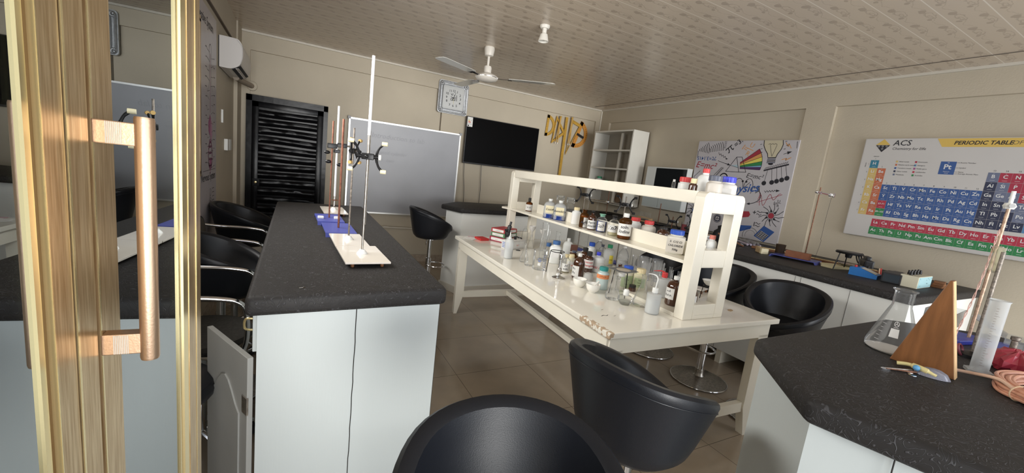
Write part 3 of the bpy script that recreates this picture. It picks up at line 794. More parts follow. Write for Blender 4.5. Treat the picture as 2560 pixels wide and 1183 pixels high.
# mesh armchairs in the left aisle
def mesh_chair(x, y, label):
    t = thing('mesh_armchair', label, 'chair', (x, y, 0), 0, 'mesh armchairs in the left aisle')
    mesh = mat('woven_brown_mesh', (0.10, 0.085, 0.065), .7, bump=.9, bscale=900, var=.6, vscale=700)
    pts = [(-.21 + .02 * math.cos(math.radians(a)), .22 * math.cos(math.radians(a)), .80 + .15 * math.sin(math.radians(a))) for a in range(0, 360, 12)]
    b = MB(); vs = [(-.215, .21 * math.cos(math.radians(a)), .80 + .14 * math.sin(math.radians(a))) for a in range(0, 360, 12)]
    n = len(vs); vs2 = [(v[0] + .012, v[1], v[2]) for v in vs]
    b.add(vs + vs2, [tuple(range(n)), tuple(range(2 * n - 1, n - 1, -1))] + [(i, (i + 1) % n, n + (i + 1) % n, n + i) for i in range(n)], mesh)
    b.build('backrest', mesh, t)
    b = MB(); b.tube([Vector((-.21, .215 * math.cos(math.radians(a)), .80 + .145 * math.sin(math.radians(a)))) for a in range(0, 360, 12)], .008, black_pl, 8, closed=True); b.build('back_rim', black_pl, t)
    b = MB(); b.lathe([(0, .56), (.19, .56), (.21, .58), (.205, .60), (.17, .61), (0, .605)], mat('dark_seat_fabric', (.03, .027, .022), .8, var=.3, vscale=80), 32); b.build('seat', None, t)
    for s in (-1, 1):
        yy = s * .24
        b = MB(); b.tube(bez([(-.22, yy * .85, .86), (-.12, yy, .845), (.08, yy, .835), (.175, yy, .81), (.20, yy, .74), (.195, yy, .62), (.15, yy, .565), (0, yy * .7, .55)], 8), .011, chrome, 10); b.build('armrest', chrome, t)
    b = MB(); b.lathe([(0, .06), (.022, .06), (.022, .55), (0, .55)], chrome, 20); b.build('column', chrome, t)
    for k in range(5):
        a = 2 * PI * k / 5 + .3; lg = MB(); lg.tube([(.0, 0, .09), (.22 * math.cos(a), .22 * math.sin(a), .06)], .013, chrome, 8); lo = lg.build('leg', chrome, t)
        MB().lathe([(0, 0), (.022, .0), (.022, .04), (0, .04)], black_pl, 14, Matrix.Translation((.215 * math.cos(a), .215 * math.sin(a), .026)) @ Matrix.Rotation(PI / 2, 4, 'X')).build('caster', black_pl, lo)
mesh_chair(-.37, 2.22, 'chrome-armed mesh chair in the left aisle, the nearer of the two')
mesh_chair(-.37, 3.40, 'chrome-armed mesh chair in the left aisle, the farther of the two')
t = thing('round_stool', 'small round black stool beside the open cabinet door in the left aisle', 'stool', (-.43, 1.72, 0))
b = MB(); b.lathe([(0, .55), (.17, .55), (.185, .565), (.19, .59), (.18, .615), (.14, .63), (0, .632)], leather, 36); b.build('seat', leather, t)
b = MB(); b.lathe([(0, .02), (.02, .02), (.02, .55), (0, .55)], chrome, 20); b.build('column', chrome, t)
b = MB(); b.lathe([(0, 0), (.17, 0), (.165, .008), (.03, .03), (0, .03)], chrome, 36); b.build('base', chrome, t)
t = thing('carton', 'white carton with a small black cross standing by the left wall column', 'box', (-.36, 5.05, 0))
b = MB(); b.box(-.24, .24, -.15, .15, 0, .46, None, bev=.003); b.build('body', paper, t)
b = MB(); p = Plane(b, (0, -.151, .3), (1, 0, 0), (0, 0, 1)); p.line([(-.09, 0), (-.03, 0)], .008, ink); p.line([(-.06, -.05), (-.06, .05)], .008, ink); p.line([(-.09, .05), (-.03, .05)], .005, ink); b.build('printed_mark', ink, t)

# ================================================================== THINGS ON THE WALLS
# whiteboard
def whiteboard():
    t = thing('whiteboard', 'large grey-white writing board with aluminium frame on the back wall', 'whiteboard', (1.365, YB - .002, 1.325), 0)
    wh = mat('whiteboard_enamel', (0.40, 0.41, 0.44), .34, var=.05, vscale=2.5)
    w2, h2 = .775, .625
    MB().box(-w2, w2, -.018, 0, -h2, h2).build('board', wh, t)
    al = mat('brushed_aluminium', (0.72, 0.72, 0.70), .35, .8)
    b = MB(); b.box(-w2, w2, -.026, 0, h2 - .016, h2 + .004); b.box(-w2, w2, -.026, 0, -h2 - .004, -h2 + .016); b.box(-w2 - .004, -w2 + .016, -.026, 0, -h2, h2); b.box(w2 - .016, w2 + .004, -.026, 0, -h2, h2); b.build('frame', al, t)
    for sx in (-1, 1):
        for sz in (-1, 1):
            MB().box(sx * w2 - .02, sx * w2 + .02, -.03, -.002, sz * h2 - .02, sz * h2 + .02, None, bev=.006).build('corner_cap', mat('grey_plastic', (.35, .35, .36), .5), t)
    b = MB(); p = Plane(b, (0, -.018, 0), (1, 0, 0), (0, 0, 1)); faint = mat('faded_marker', (0.36, 0.37, 0.40), .5)
    p.text('Introduction to lab', -.49, .41, .095, faint, shear=.25); p.text('graduated cylinder', -.52, .20, .07, faint, shear=.25); p.text('acid   base', -.42, .10, .06, faint, shear=.25)
    b.build('marker_writing', faint, t)
whiteboard()

# television
t = thing('television', 'large flat black television mounted on the back wall', 'television', (2.828, YB - .01, 1.885))
b = MB(); b.box(-.628, .628, -.05, -.02, -.345, .345, None, bev=.006); b.box(-.3, .3, -.02, .01, -.2, .2); b.build('casing', black_pl, t)
MB().box(-.618, .618, -.0535, -.05, -.325, .335).build('screen', screen, t)
b = MB(); pl = Plane(b, (-.618, -.0538, .335), (1, 0, 0), (0, 0, 1)); pl.rect(.0, -.14, .083, .0, paper)
for k, (cc, ln) in enumerate(((green_lab, .018), (yellow_m, .026), (orange_m, .034), (red_cap, .042))): pl.rect(.012, -.045 - .012 * k, .012 + ln, -.036 - .012 * k, cc, .0012)
pl.text('A', .055, -.055, .02, ink); pl.line([(.012, -.1), (.07, -.1)], .003, ink); pl.rect(.01, -.135, .028, -.115, ink, .001); b.build('energy_sticker', paper, t)
b = MB(); pl = Plane(b, (0, -.0502, -.338), (1, 0, 0), (0, 0, 1)); pl.rect(-.03, -.0035, .03, .0035, gray_cap); b.build('maker_plate', gray_cap, t)
for x0, x1, lab in ((2.245, 2.29, 'thin black cable hanging from the left end of the television'), (2.53, 2.55, 'thin black cable hanging below the middle of the television')):
    b = MB(); b.tube(bez([(x0, YB - .005, 1.545), (x0 + .01, YB - .006, 1.35), ((x0 + x1) / 2 + .012, YB - .006, 1.15), (x1, YB - .006, .95), (x1 - .01, YB - .005, .7)]), .004, black_pl, 6); tag(b.build('television_cable', black_pl), lab, 'cable')

# wall clock
def clock():
    t = thing('wall_clock', 'square silver-framed clock with arabic script on its dial above the whiteboard', 'clock', (1.972, YB - .003, 2.441), 0, rot=(0, 0, 0))
    sil = mat('pewter', (0.40, 0.41, 0.42), .38, .6, var=.15, vscale=40, bump=.3, bscale=80)
    M2 = Matrix(((1, 0, 0, 0), (0, 0, 1, 0), (0, 1, 0, 0), (0, 0, 0, 1)))
    b = MB(); R = rounded(-.225, .225, -.225, .225, .035); b.prism(R, -.03, 0, None, M2)
    R2 = rounded(-.205, .205, -.205, .205, .03)
    b.tube([(x, -.030, z) for x, z in R2], .013, None, 8, closed=True); b.tube([(x, -.036, z) for x, z in rounded(-.165, .165, -.165, .165, .03)], .008, None, 8, closed=True)
    b.build('frame', sil, t)
    for sx in (-1, 1):
        for sz in (-1, 1):
            c = MB()
            for k in range(5):
                a = math.atan2(sz, sx) + (k - 2) * .55 + PI; c.sphere((sx * .185 + .022 * math.cos(a), -.042, sz * .185 + .022 * math.sin(a)), .013, None, 6, (1, .6, 1))
            c.sphere((sx * .19, -.044, sz * .19), .016, None, 6, (1, .6, 1)); c.build('corner_ornament', sil, t)
    f = MB(); f.prism(rounded(-.165, .165, -.165, .165, .03), -.034, -.031, None, M2); f.build('dial', mat('dial', (.62, .63, .62), .35), t)
    b = MB(); p = Plane(b, (0, -.0345, 0), (1, 0, 0), (0, 0, 1))
    nums = {11: (-.052, .095), 12: (0, .10), 1: (.052, .092), 2: (.098, .052), 3: (.105, -.0), 4: (.098, -.058), 5: (.052, -.10), 6: (0, -.105), 7: (-.052, -.10), 8: (-.10, -.05), 9: (-.105, 0), 10: (-.10, .052)}
    for n, (x, z) in nums.items(): p.text(str(n), x, z - .017, .046, ink, bold=.012, align='CENTER')
    for k in range(60):
        x = -.135 + .27 * (k % 15) / 14; e = k // 15
        q = ((x, .14), (x, -.14), (-.14, x), (.14, x))[e]; p.disc(q[0], q[1], .0022, ink, .0008, n=6)
    # script in the middle of the dial
    p.line([(.045, .045), (.047, -.035)], .007, ink); p.line([(.028, .02), (.027, -.028), (.012, -.033), (.010, .02)], .006, ink); p.line([(.010, -.03), (-.008, -.033), (-.010, .012)], .006, ink)
    p.circ(-.028, -.022, .014, .006, ink, 0, 330, 14); p.line([(-.012, -.033), (-.028, -.036)], .006, ink); p.line([(.0, .032), (.008, .038), (.014, .032), (.022, .038)], .004, ink); p.circ(-.02, .045, .012, .004, ink, 20, 300, 10); p.line([(-.045, .06), (-.03, .035), (-.005, .06)], .004, ink)
    b.build('dial_print', ink, t)
    h = MB(); p = Plane(h, (0, -.0375, 0), (1, 0, 0), (0, 0, 1)); p.line([(0, 0), (-.04, .012)], .007, ink); p.line([(0, 0), (.028, .075)], .005, ink); p.line([(-.0, 0), (.005, -.08)], .002, yellow_m); p.disc(0, 0, .008, ink, .001); h.build('hands', ink, t)
clock()

# air conditioner end-on on the left wall
t = thing('air_conditioner', 'white wall-mounted air conditioner high on the left wall', 'air conditioner', (XL + .002, 4.54, 2.237))
t.scale = (.66, 1, .86)
M2 = Matrix(((1, 0, 0, 0), (0, 0, 1, 0), (0, 1, 0, 0), (0, 0, 0, 1)))
ac = mat('air_conditioner_plastic', (.66, .63, .60), .35)
prof = [(.01, -.155), (.14, -.155), (.235, -.11), (.268, -.04), (.272, .03), (.262, .09), (.235, .128), (.19, .145), (.01, .15)]
b = MB(); b.prism([p_ for p_ in bez([(x, z, 0) for x, z in prof], 3) and [(v.x, v.y) for v in bez([(x, z, 0) for x, z in prof], 3)]], 0, .70, None, M2); b.build('housing', ac, t)
b = MB(); b.prism([(.148, -.160), (.246, -.112), (.238, -.098), (.140, -.146)], .02, .68, None, M2); b.build('air_outlet', black_pl, t)
b = MB()
for k in range(7): b.box(.19, .196, .06 + k * .09, .065 + k * .09, -.148, -.12)
b.box(.16, .225, .03, .67, -.143, -.140, ac, Matrix.Rotation(0, 4, 'X')); b.build('louvre', ac, t)
MB().prism([(0, -.15), (.012, -.15), (.012, .145), (0, .145)], .005, .69, None, M2).build('back_plate', black_pl, t)
b = MB(); b.tube([(v.x + .001, -.0012, v.y) for v in bez([(.235, -.12, 0), (.262, -.04, 0), (.265, .03, 0), (.255, .085, 0), (.20, .135, 0)], 4)], .0015, mat('panel_gap', (.3, .28, .27), .6), 5); b.build('panel_gap', None, t)
t = thing('drain_pipe', 'lagged grey-brown pipe running from the air conditioner into the back wall', 'pipe', (0, 0, 0))
b = MB(); b.tube(bez([(XL + .07, 5.1, 2.10), (-.55, 5.45, 2.115), (-.505, 5.78, 2.125), (-.49, 5.92, 2.13)]), .028, mat('pipe_lagging', (.34, .28, .22), .7, var=.1), 14); b.build('pipe', None, t)
b = MB(); b.lathe([(.03, 0), (.055, 0), (.052, .012), (.03, .014)], wall_m, 24, Matrix.Translation((-.49, YB, 2.13)) @ Matrix.Rotation(PI / 2, 4, 'X')); b.build('wall_collar', wall_m, t)
t = thing('light_switch', 'pair of white switch plates on the left wall column edge', 'switch', (XL + .0, 4.90, 1.43))
for k, dy in enumerate((0, .14)):
    MB().box(0, .03, dy, dy + .12, -.055, .055, None, bev=.003).build('switch_plate', white_pl, t)
b = MB(); b.box(0, .015, -.4, -.37, .30, .42, None, bev=.002); tag(b.build('door_wedge', white_pl, loc=(XL, 5.12, 1.33)), 'narrow white plastic clip fixed to the left wall beside the organ poster', 'clip')
# conduit along the back wall
b = MB(); b.tube([(.75, YB - .012, .51), (1.60, YB - .012, .50)], .011, trim_m, 10); b.tube([(1.12, YB - .012, .508), (1.19, YB - .012, .507)], .015, trim_m, 10)
tag(b.build('conduit', trim_m), 'thin painted conduit pipe along the back wall below the whiteboard', 'pipe')

# organ poster on the left wall
def organ_poster():
    t = thing('organ_poster', 'tall white human organ system poster on the left wall', 'poster', (XL + .001, 4.42 - 4.99 * .84, 1.5 - 1.5 * .84)); t.scale = (1, .84, .84)
    bg = mat('poster_film', (.50, .46, .47), .3, var=.04); pk = mat('organ_pink', (.36, .10, .22), .5, var=.3, vscale=12); pk2 = mat('organ_pale', (.45, .24, .33), .5)
    MB().box(0, .004, 3.6, 4.99, .45, 2.62).build('sheet', bg, t)
    b = MB(); p = Plane(b, (.004, 0, 0), (0, 1, 0), (0, 0, 1))
    p.text('Digestive System', 4.02, 2.46, .115, ink, sx=1.0); p.text('Nervous System', 4.22, 1.075, .105, ink)
    # face profile, gullet, liver, stomach, bowels
    cx = 4.66
    p.circ(cx, 2.28, .055, .006, ink, 0, 180); p.line([(cx - .055, 2.28), (cx - .05, 2.0), (cx - .12, 1.9)], .005, ink); p.line([(cx + .055, 2.28), (cx + .05, 2.0), (cx + .1, 1.92)], .005, ink)
    p.line([(cx, 2.25), (cx, 1.72)], .014, pk2)
    p.poly([(cx - .10, 1.62), (cx - .02, 1.70), (cx + .04, 1.66), (cx + .035, 1.52), (cx - .03, 1.50), (cx - .09, 1.54)], pk)
    p.poly([(cx + .02, 1.66), (cx + .09, 1.62), (cx + .10, 1.50), (cx + .03, 1.44), (cx - .01, 1.50)], pk2, .0008)
    for k in range(9): p.circ(cx + .012 * (-1) ** k, 1.44 - .03 * k, .065 - .004 * (k % 3), .012, pk if k % 2 else pk2, 180 * (k % 2), 180 + 180 * (k % 2) - 10, 10, ry=.022)
    p.circ(cx, 1.31, .10, .022, pk, -80, 260, 22, ry=.13); p.poly([(cx - .05, 1.27), (cx + .06, 1.27), (cx + .05, 1.20), (cx - .04, 1.20)], pk, .0008); p.line([(cx, 1.2), (cx, 1.14)], .03, pk2)
    random.seed(3)
    for k in range(26):
        z = 2.26 - .043 * k; sd_ = 1 if k % 2 else -1
        p.line([(cx + sd_ * random.uniform(.02, .07), z), (cx + sd_ * .15, z + random.uniform(-.02, .03)), (cx + sd_ * .17, z + .02)], .0035, ink)
        p.line([(cx + sd_ * .18, z + .02), (cx + sd_ * random.uniform(.21, .25), z + .02)], .007, ink)
    p.line([(4.3, 1.17), (4.92, 1.17)], .004, ink)
    p.circ(cx, .95, .035, .004, ink, 0, 360); p.line([(cx, .915), (cx, .75)], .006, ink)
    for k in range(5): p.line([(cx, .90 - .03 * k), (cx - .07, .87 - .03 * k)], .003, ink); p.line([(cx, .90 - .03 * k), (cx + .07, .87 - .03 * k)], .003, ink); p.line([(cx + .10, .98 - .04 * k), (cx + .2, .98 - .04 * k)], .006, ink)
    b.build('print', ink, t)
organ_poster()

# drawing instruments pinned to the wall
yw = mat('varnished_beech', (.52, .30, .045), .4, var=.12, vscale=14); yo = mat('orange_beech', (.62, .27, .05), .4, var=.1, vscale=14)
def wallM(x, z, rot=0): return Matrix.Translation((x, YB + .028, z)) @ Matrix.Rotation(-rot, 4, 'Y') @ Matrix(((1, 0, 0, 0), (0, 0, 1, 0), (0, 1, 0, 0), (0, 0, 0, 1)))
def half_ring(name, label, x, z, R, rot, m, col_handle=None):
    # flat protractor: straight bar and a half ring, opening on the +x side
    t = thing(name, label, 'protractor', (0, 0, 0)); M_ = wallM(x, z, rot)
    b = MB(); n = 20; out = [(R * math.cos(math.radians(-90 + 180 * i / n)), R * math.sin(math.radians(-90 + 180 * i / n))) for i in range(n + 1)]
    inn = [(.72 * R * math.cos(math.radians(-90 + 180 * i / n)), .72 * R * math.sin(math.radians(-90 + 180 * i / n))) for i in range(n + 1)]
    for i in range(n): b.prism([out[i], out[i + 1], inn[i + 1], inn[i]], -.012, -.002, m, M_)
    b.prism([(-.0, -R), (.045 * R / .18, -R), (.045 * R / .18, R), (0, R)], -.012, -.002, m, M_)
    b.build('body', m, t); g = MB()
    for i in range(19):
        a = math.radians(-85 + 170 * i / 18); r0, r1 = .86 * R, .95 * R
        g.tube([M_ @ Vector((r0 * math.cos(a), r0 * math.sin(a), -.0125)), M_ @ Vector((r1 * math.cos(a), r1 * math.sin(a), -.0125))], .0022, ink, 4)
    for k in range(8): v = M_ @ Vector((.012, -R * .85 + k * R * .24, -.0125)); g.sphere(v, .0035, ink, 4)
    g.build('scale_marks', ink, t)
    if col_handle:
        h = MB(); h.box(.01, .16, -.018, .018, -.03, -.012, None, M_); h.build('handle', col_handle, t)
half_ring('protractor', 'plain yellow wooden protractor, leftmost of the drawing instruments on the wall', 3.625, 2.32, .172, math.radians(-3), yw)
half_ring('protractor', 'orange wooden protractor with a dark handle, rightmost of the wall instruments', 4.25, 2.27, .235, math.radians(-18), yo, black_pl)
def frame_tri(name, label, pts, wd, m, cat='set square'):
    t = thing(name, label, cat, (0, 0, 0)); M_ = wallM(0, 0)
    b = MB(); n = len(pts); c = Vector((sum(p[0] for p in pts) / n, sum(p[1] for p in pts) / n))
    inn = [tuple(Vector(p) + (c - Vector(p)).normalized() * wd) for p in pts]
    for i in range(n): b.prism([pts[i], pts[(i + 1) % n], inn[(i + 1) % n], inn[i]], -.026, -.016, m, M_)
    b.build('body', m, t); g = MB()
    for i in range(n):
        a, d = Vector(pts[i]), Vector(pts[(i + 1) % n])
        for k in range(9):
            q = a + (d - a) * (k + 1) / 10 + (c - a.lerp(d, (k + 1) / 10)).normalized() * .012; g.sphere(M_ @ Vector((q.x, q.y, -.0265)), .003, ink, 4)
    g.build('scale_marks', ink, t)
frame_tri('set_square', 'narrow yellow set square left of the long metre ruler', [(3.80, 2.50), (3.755, 2.04), (4.015, 2.24)], .06, yw)
frame_tri('set_square', 'long pointed yellow set square between metre ruler and orange protractor', [(4.13, 2.485), (4.315, 2.43), (4.065, 1.885)], .055, yw)
t = thing('metre_ruler', 'long yellow metre ruler hanging vertically on the wall right of the television', 'ruler', (0, 0, 0)); M_ = wallM(0, 0)
MB().prism([(3.975, 1.53), (4.025, 1.53), (4.025, 2.505), (3.975, 2.505)], -.034, -.030, None, M_).build('body', yw, t)
g = MB()
for k in range(20): g.tube([M_ @ Vector((3.98, 1.56 + k * .048, -.0345)), M_ @ Vector((3.995, 1.56 + k * .048, -.0345))], .0015, ink, 4)
g.build('scale_marks', ink, t)
for (xa, za, xb, zb, lab) in ((3.865, 2.48, 3.845, 2.07, 'yellow wooden board compasses hanging left of the metre ruler'), (4.10, 2.50, 4.095, 2.08, 'yellow wooden board compasses hanging right of the metre ruler')):
    t = thing('board_compasses', lab, 'compasses', (0, 0, 0))
    for s in (-1, 1):
        b = MB(); b.tube([(xa, YB - .016, za), (xb + s * .02, YB - .016, zb)], [.013, .008], yw, 8); b.build('leg', yw, t)
        MB().lathe([(0, 0), (.007, 0), (.005, .03), (0, .03)], steel_dull, 8, Matrix.Translation((xb + s * .02, YB - .016, zb - .025))).build('tip', steel_dull, t)
    MB().lathe([(0, 0), (.016, 0), (.016, .03), (0, .03)], yw, 12, Matrix.Translation((xa, YB - .016, za - .01))).build('hinge_head', yw, t)

# ceiling fan and lamp holder
def fan():
    t = thing('ceiling_fan', 'white three-bladed ceiling fan hanging near the back wall', 'ceiling fan', (1.735, 4.143, H))
    fm = mat('fan_enamel', (.74, .70, .63), .3); bm_ = mat('fan_blade_enamel', (.62, .62, .58), .22, coat=.3)
    b = MB(); b.lathe([(0, 0), (.05, 0), (.055, -.02), (.045, -.085), (.016, -.095), (.0, -.095)], fm, 28); b.build('canopy', fm, t)
    b = MB(); b.lathe([(0, -.08), (.013, -.08), (.013, -.20), (0, -.20)], fm, 14); b.build('down_rod', fm, t)
    b = MB(); b.lathe([(0, -.19), (.036, -.19), (.042, -.205), (.04, -.255), (.055, -.262), (.10, -.278), (.118, -.295), (.118, -.312), (.10, -.33), (.05, -.345), (0, -.348)], fm, 40); b.build('motor', fm, t)
    b = MB(); b.ring(.118, .004, -.303, chrome, n=40); b.build('chrome_band', chrome, t)
    for tip in ((-.653, -.361), (.557, -.372), (-.034, .388)):
        a = math.atan2(tip[1], tip[0])
        Mb = Matrix.Rotation(a, 4, 'Z') @ Matrix.Translation((0, 0, -.305)) @ Matrix.Rotation(math.radians(2.5), 4, 'X')
        b = MB(); b.prism([(.24, -.045), (.30, -.058), (.68, -.062), (.715, -.05), (.725, 0), (.715, .05), (.68, .062), (.30, .058), (.24, .045)], -.002, .002, None, Mb)
        bl = b.build('blade', bm_, t)
        c = MB(); c.box(.11, .25, -.016, .016, -.004, .004, None, Mb, bev=.002); c.box(.22, .27, -.035, .035, -.006, -.002, None, Mb, bev=.0015); c.build('blade_arm', chrome, bl)
fan()
t = thing('lamp_holder', 'white bayonet lamp holder fixed to the patterned ceiling', 'lamp holder', (1.813, 3.182, H))
b = MB(); b.lathe([(0, 0), (.042, 0), (.042, -.012), (.034, -.026), (.0, -.026)], plaster_white, 28); b.build('rose', plaster_white, t)
b = MB(); b.lathe([(.0, -.02), (.019, -.02), (.019, -.062), (.03, -.07), (.038, -.10), (.045, -.128), (.041, -.128), (.034, -.10), (.012, -.072), (0, -.072)], plaster_white, 28); b.build('shade_ring', plaster_white, t)
b = MB(); b.lathe([(0, -.07), (.02, -.07), (.024, -.11), (.0, -.114)], mat('bulb_socket', (.45, .40, .32), .4), 20); b.build('socket', None, t)

# ------------------------------------------------------------------ physics poster
def physics_poster():
    t = thing('physics_poster', 'white poster of hand-drawn physics doodles on the right wall', 'poster', (0, 0, 0))
    X0 = XR - .012
    bg = mat('poster_canvas', (.50, .48, .50), .4, var=.03)
    MB().box(X0, XR + .039, 2.525, 3.775, 1.045, 2.187, None, bev=.003).build('panel', bg, t)
    b = MB(); P = Plane(b, (X0, 3.775, 0), (0, -1, 0), (0, 0, 1))
    rd = mat('print_red', (.33, .03, .05), .5); bl = mat('print_blue', (.03, .09, .30), .5); orr = mat('print_orange', (.62, .30, .10), .5); yl = mat('print_yellow', (.72, .62, .12), .5); gr = mat('print_green', (.03, .22, .07), .5); lb = mat('print_light_blue', (.20, .42, .58), .5); pur = mat('print_violet', (.08, .03, .12), .5); bulb = mat('print_cream', (.55, .50, .36), .5)
    def pi_sign(u, v, s_, m, rot):
        c, q = math.cos(math.radians(rot)), math.sin(math.radians(rot))
        for L_ in ([(-.1, .62), (.0, .72), (.25, .68), (1.0, .70)], [(.32, .68), (.28, .3), (.12, .0), (.0, .06)], [(.72, .68), (.68, .25), (.80, .0), (.95, .10)]): P.line([(u + (x * c - z * q) * s_, v + (x * q + z * c) * s_) for x, z in L_], s_ * .12, m)
    def wavy(u, v, s_, m):
        for d in (0, .03): P.line([(u + s_ * k / 8, v + d + .007 * math.sin(k * .9)) for k in range(9)], .006, m)
    # sound waves
    for k in range(7): P.circ(.005, 2.06, .030 + .024 * k, .006, ink, -10, 40 - k * .5, 12)
    for k in range(8): P.circ(.10, 2.03, .10 + .026 * k, .006, ink, 8, 44 - 2 * k, 8)
    for k in range(5): P.line([(.375, 2.175 - k * .018), (.405, 2.172 - k * .018)], .005, ink)
    P.line([(.012, 2.06), (.022, 1.975)], .006, ink)
    pi_sign(.455, 2.035, .085, ink, 42); P.text('=3.', .535, 2.105, .085, ink, bold=.012, rot=42); P.text('I=', .61, 2.09, .09, orr, rot=-30); P.text('U', .70, 2.12, .08, orr, rot=-25); P.line([(.685, 2.10), (.76, 2.07)], .007, orr); P.text('R', .67, 2.02, .08, orr, rot=-25)
    pi_sign(.295, 1.985, .055, bl, 180); P.text('=3.1415', .235, 1.985, .066, bl, bold=.008, rot=180)
    pts = [(.32 + .0165 * i, 2.03 - .0075 * i + .012 * (-1) ** i) for i in range(8)]; P.line(pts, .005, ink); P.arrow(pts[-1], (.455, 1.965), .005, ink)
    P.text('E=mc\u00b2', .015, 1.845, .115, rd, shear=.25, rot=-3, bold=.004)
    # prism and spectrum
    fan_ = [(.832, 2.09), (.862, 2.045), (.882, 2.0), (.892, 1.95), (.895, 1.905), (.888, 1.857)]
    src = [(.627, 1.925), (.630, 1.912), (.632, 1.90), (.634, 1.888), (.637, 1.872), (.64, 1.852)]
    cols = [rd, orr, yl, gr, lb]
    for i in range(5): P.poly([src[i], src[i + 1], fan_[i + 1], fan_[i]], cols[i], .0007)
    P.poly([src[4], src[5], (.885, 1.848), fan_[5], (.893, 1.885)], pur, .0008)
    for i in range(6): P.line([src[i], fan_[i]], .004, ink, .0012)
    P.line(fan_, .005, ink, .0013)
    P.line([(.573, 1.99), (.641, 1.992), (.725, 1.815), (.637, 1.812), (.573, 1.99)], .006, ink, .0014); P.line([(.573, 1.99), (.464, 1.813), (.637, 1.812)], .006, ink, .0014)
    P.poly([(.51, 1.889), (.60, 1.90), (.615, 1.86)], mat('print_pale_blue', (.38, .50, .56), .5), .0007)
    P.line([(.333, 1.938), (.505, 1.889)], .005, ink); P.arrow((.44, 1.91), (.50, 1.892), .005, ink, .03); P.line([(.51, 1.889), (.615, 1.865)], .004, ink)
    # bulb
    P.poly([(.867, 2.185), (.873, 2.13), (.90, 2.08), (.935, 2.035), (.945, 2.0), (1.035, 2.0), (1.045, 2.035), (1.075, 2.09), (1.085, 2.14), (1.075, 2.185)], bulb, .0007)
    P.line([(.867, 2.185), (.873, 2.13), (.90, 2.08), (.935, 2.035), (.945, 2.0)], .008, ink); P.line([(1.075, 2.185), (1.085, 2.14), (1.075, 2.09), (1.045, 2.035), (1.035, 2.0)], .008, ink)
    P.line([(.945, 2.135), (.985, 2.01)], .004, ink); P.line([(1.02, 2.135), (.99, 2.01)], .004, ink); P.line([(.925, 2.14), (.94, 2.15), (.955, 2.14), (.97, 2.15), (.985, 2.14), (1.0, 2.15), (1.02, 2.14)], .004, ink)
    for k in range(4): P.line([(.948, 1.99 - .018 * k), (1.035, 1.995 - .018 * k)], .011, gray_cap if k % 2 else ink, .001)
    P.disc(.992, 1.925, .028, ink, .0008, ry=.014)
    for q in ((.83, 2.14), (.845, 2.09), (.855, 2.05), (1.10, 2.17), (1.12, 2.13), (1.10, 2.09)): P.line([q, (q[0] + .018, q[1] + .004)], .005, ink)
    P.line([(1.11, 2.16), (1.14, 2.12), (1.145, 2.145), (1.175, 2.10)], .008, orr); P.line([(1.105, 1.975), (1.15, 1.99), (1.145, 1.97), (1.195, 2.0)], .008, orr)
    P.arrow((1.11, 2.035), (1.18, 2.06), .005, ink, .035); P.line([(1.225, 2.17), (1.232, 2.10)], .005, ink)
    # newton's cradle
    P.line([(.935, 1.847), (1.185, 1.925)], .016, ink)
    for k in range(12): P.line([(.94 + .02 * k, 1.862 + .0064 * k), (.955 + .02 * k, 1.885 + .0064 * k)], .005, ink)
    for (tx, tz), (bx, bz) in (((.975, 1.855), (.963, 1.71)), ((1.02, 1.868), (1.048, 1.725)), ((1.07, 1.885), (1.098, 1.742)), ((1.115, 1.90), (1.149, 1.76)), ((1.16, 1.913), (1.199, 1.782))):
        P.line([(tx, tz), (bx, bz)], .004, ink); P.disc(bx, bz - .005, .026, ink); P.circ(bx - .004, bz + .003, .014, .003, gray_cap, 30, 150, 8, h=.0013)
    P.text('E=mc\u00b2', .735, 1.755, .078, ink, shear=.25, rot=-3)
    # atom and the word
    P.circ(.79, 1.64, .055, .006, ink, -40, 190, 14, ry=.105); P.circ(.665, 1.64, .06, .006, ink, 0, 220, 14, ry=.10); P.disc(.71, 1.708, .013, ink); P.disc(.755, 1.706, .013, ink); P.line([(.80, 1.70), (.70, 1.59)], .006, ink)
    P.circ(.80, 1.55, .16, .007, ink, -70, 40, 14, ry=.10); P.arrow((.86, 1.455), (.82, 1.45), .006, ink, .03)
    P.text('physics', .54, 1.548, .135, bl, bold=.018, shear=.35, rot=9); P.line([(.86, 1.64), (.92, 1.65), (.93, 1.615), (.89, 1.585)], .008, ink)
    P.line([(.99 + .014 * i, 1.61 + .0025 * i + .009 * (-1) ** i) for i in range(9)], .005, ink); P.arrow((1.10, 1.63), (1.145, 1.635), .005, ink, .03)
    P.line([(.93, 1.48), (1.19, 1.595)], .005, rd); P.line([(.965, 1.45), (.94, 1.60)], .005, rd)
    P.line([(.935 + .012 * i, 1.485 + .0052 * i + (.085 - .0035 * i) * math.sin(i * .72 + .3)) for i in range(21)], .005, rd)
    P.text('I=', 1.118, 1.475, .055, ink); P.text('U', 1.155, 1.505, .045, ink); P.line([(1.15, 1.498), (1.195, 1.50)], .004, ink); P.text('R', 1.155, 1.455, .045, ink)
    # field bursts, magnet, target
    def burst(cx, cz, m, n=12, R=.10, r=.03):
        P.disc(cx, cz, r, m)
        for k in range(n):
            a = 2 * PI * k / n + .2; L_ = R * (1 if k % 2 else 1.2)
            P.line([(cx + r * math.cos(a), cz + r * math.sin(a)), (cx + L_ * .6 * math.cos(a + .12), cz + L_ * .6 * math.sin(a + .12)), (cx + L_ * math.cos(a + .3), cz + L_ * math.sin(a + .3))], .006, ink)
            if k % 2: P.arrow((cx + L_ * .5 * math.cos(a + .1), cz + L_ * .5 * math.sin(a + .1)), (cx + L_ * .62 * math.cos(a + .14), cz + L_ * .62 * math.sin(a + .14)), .004, ink, .03)
    burst(1.12, 1.351, rd, 13, .115, .032); burst(.119, 1.279, bl, 12, .11, .030)
    n = 10
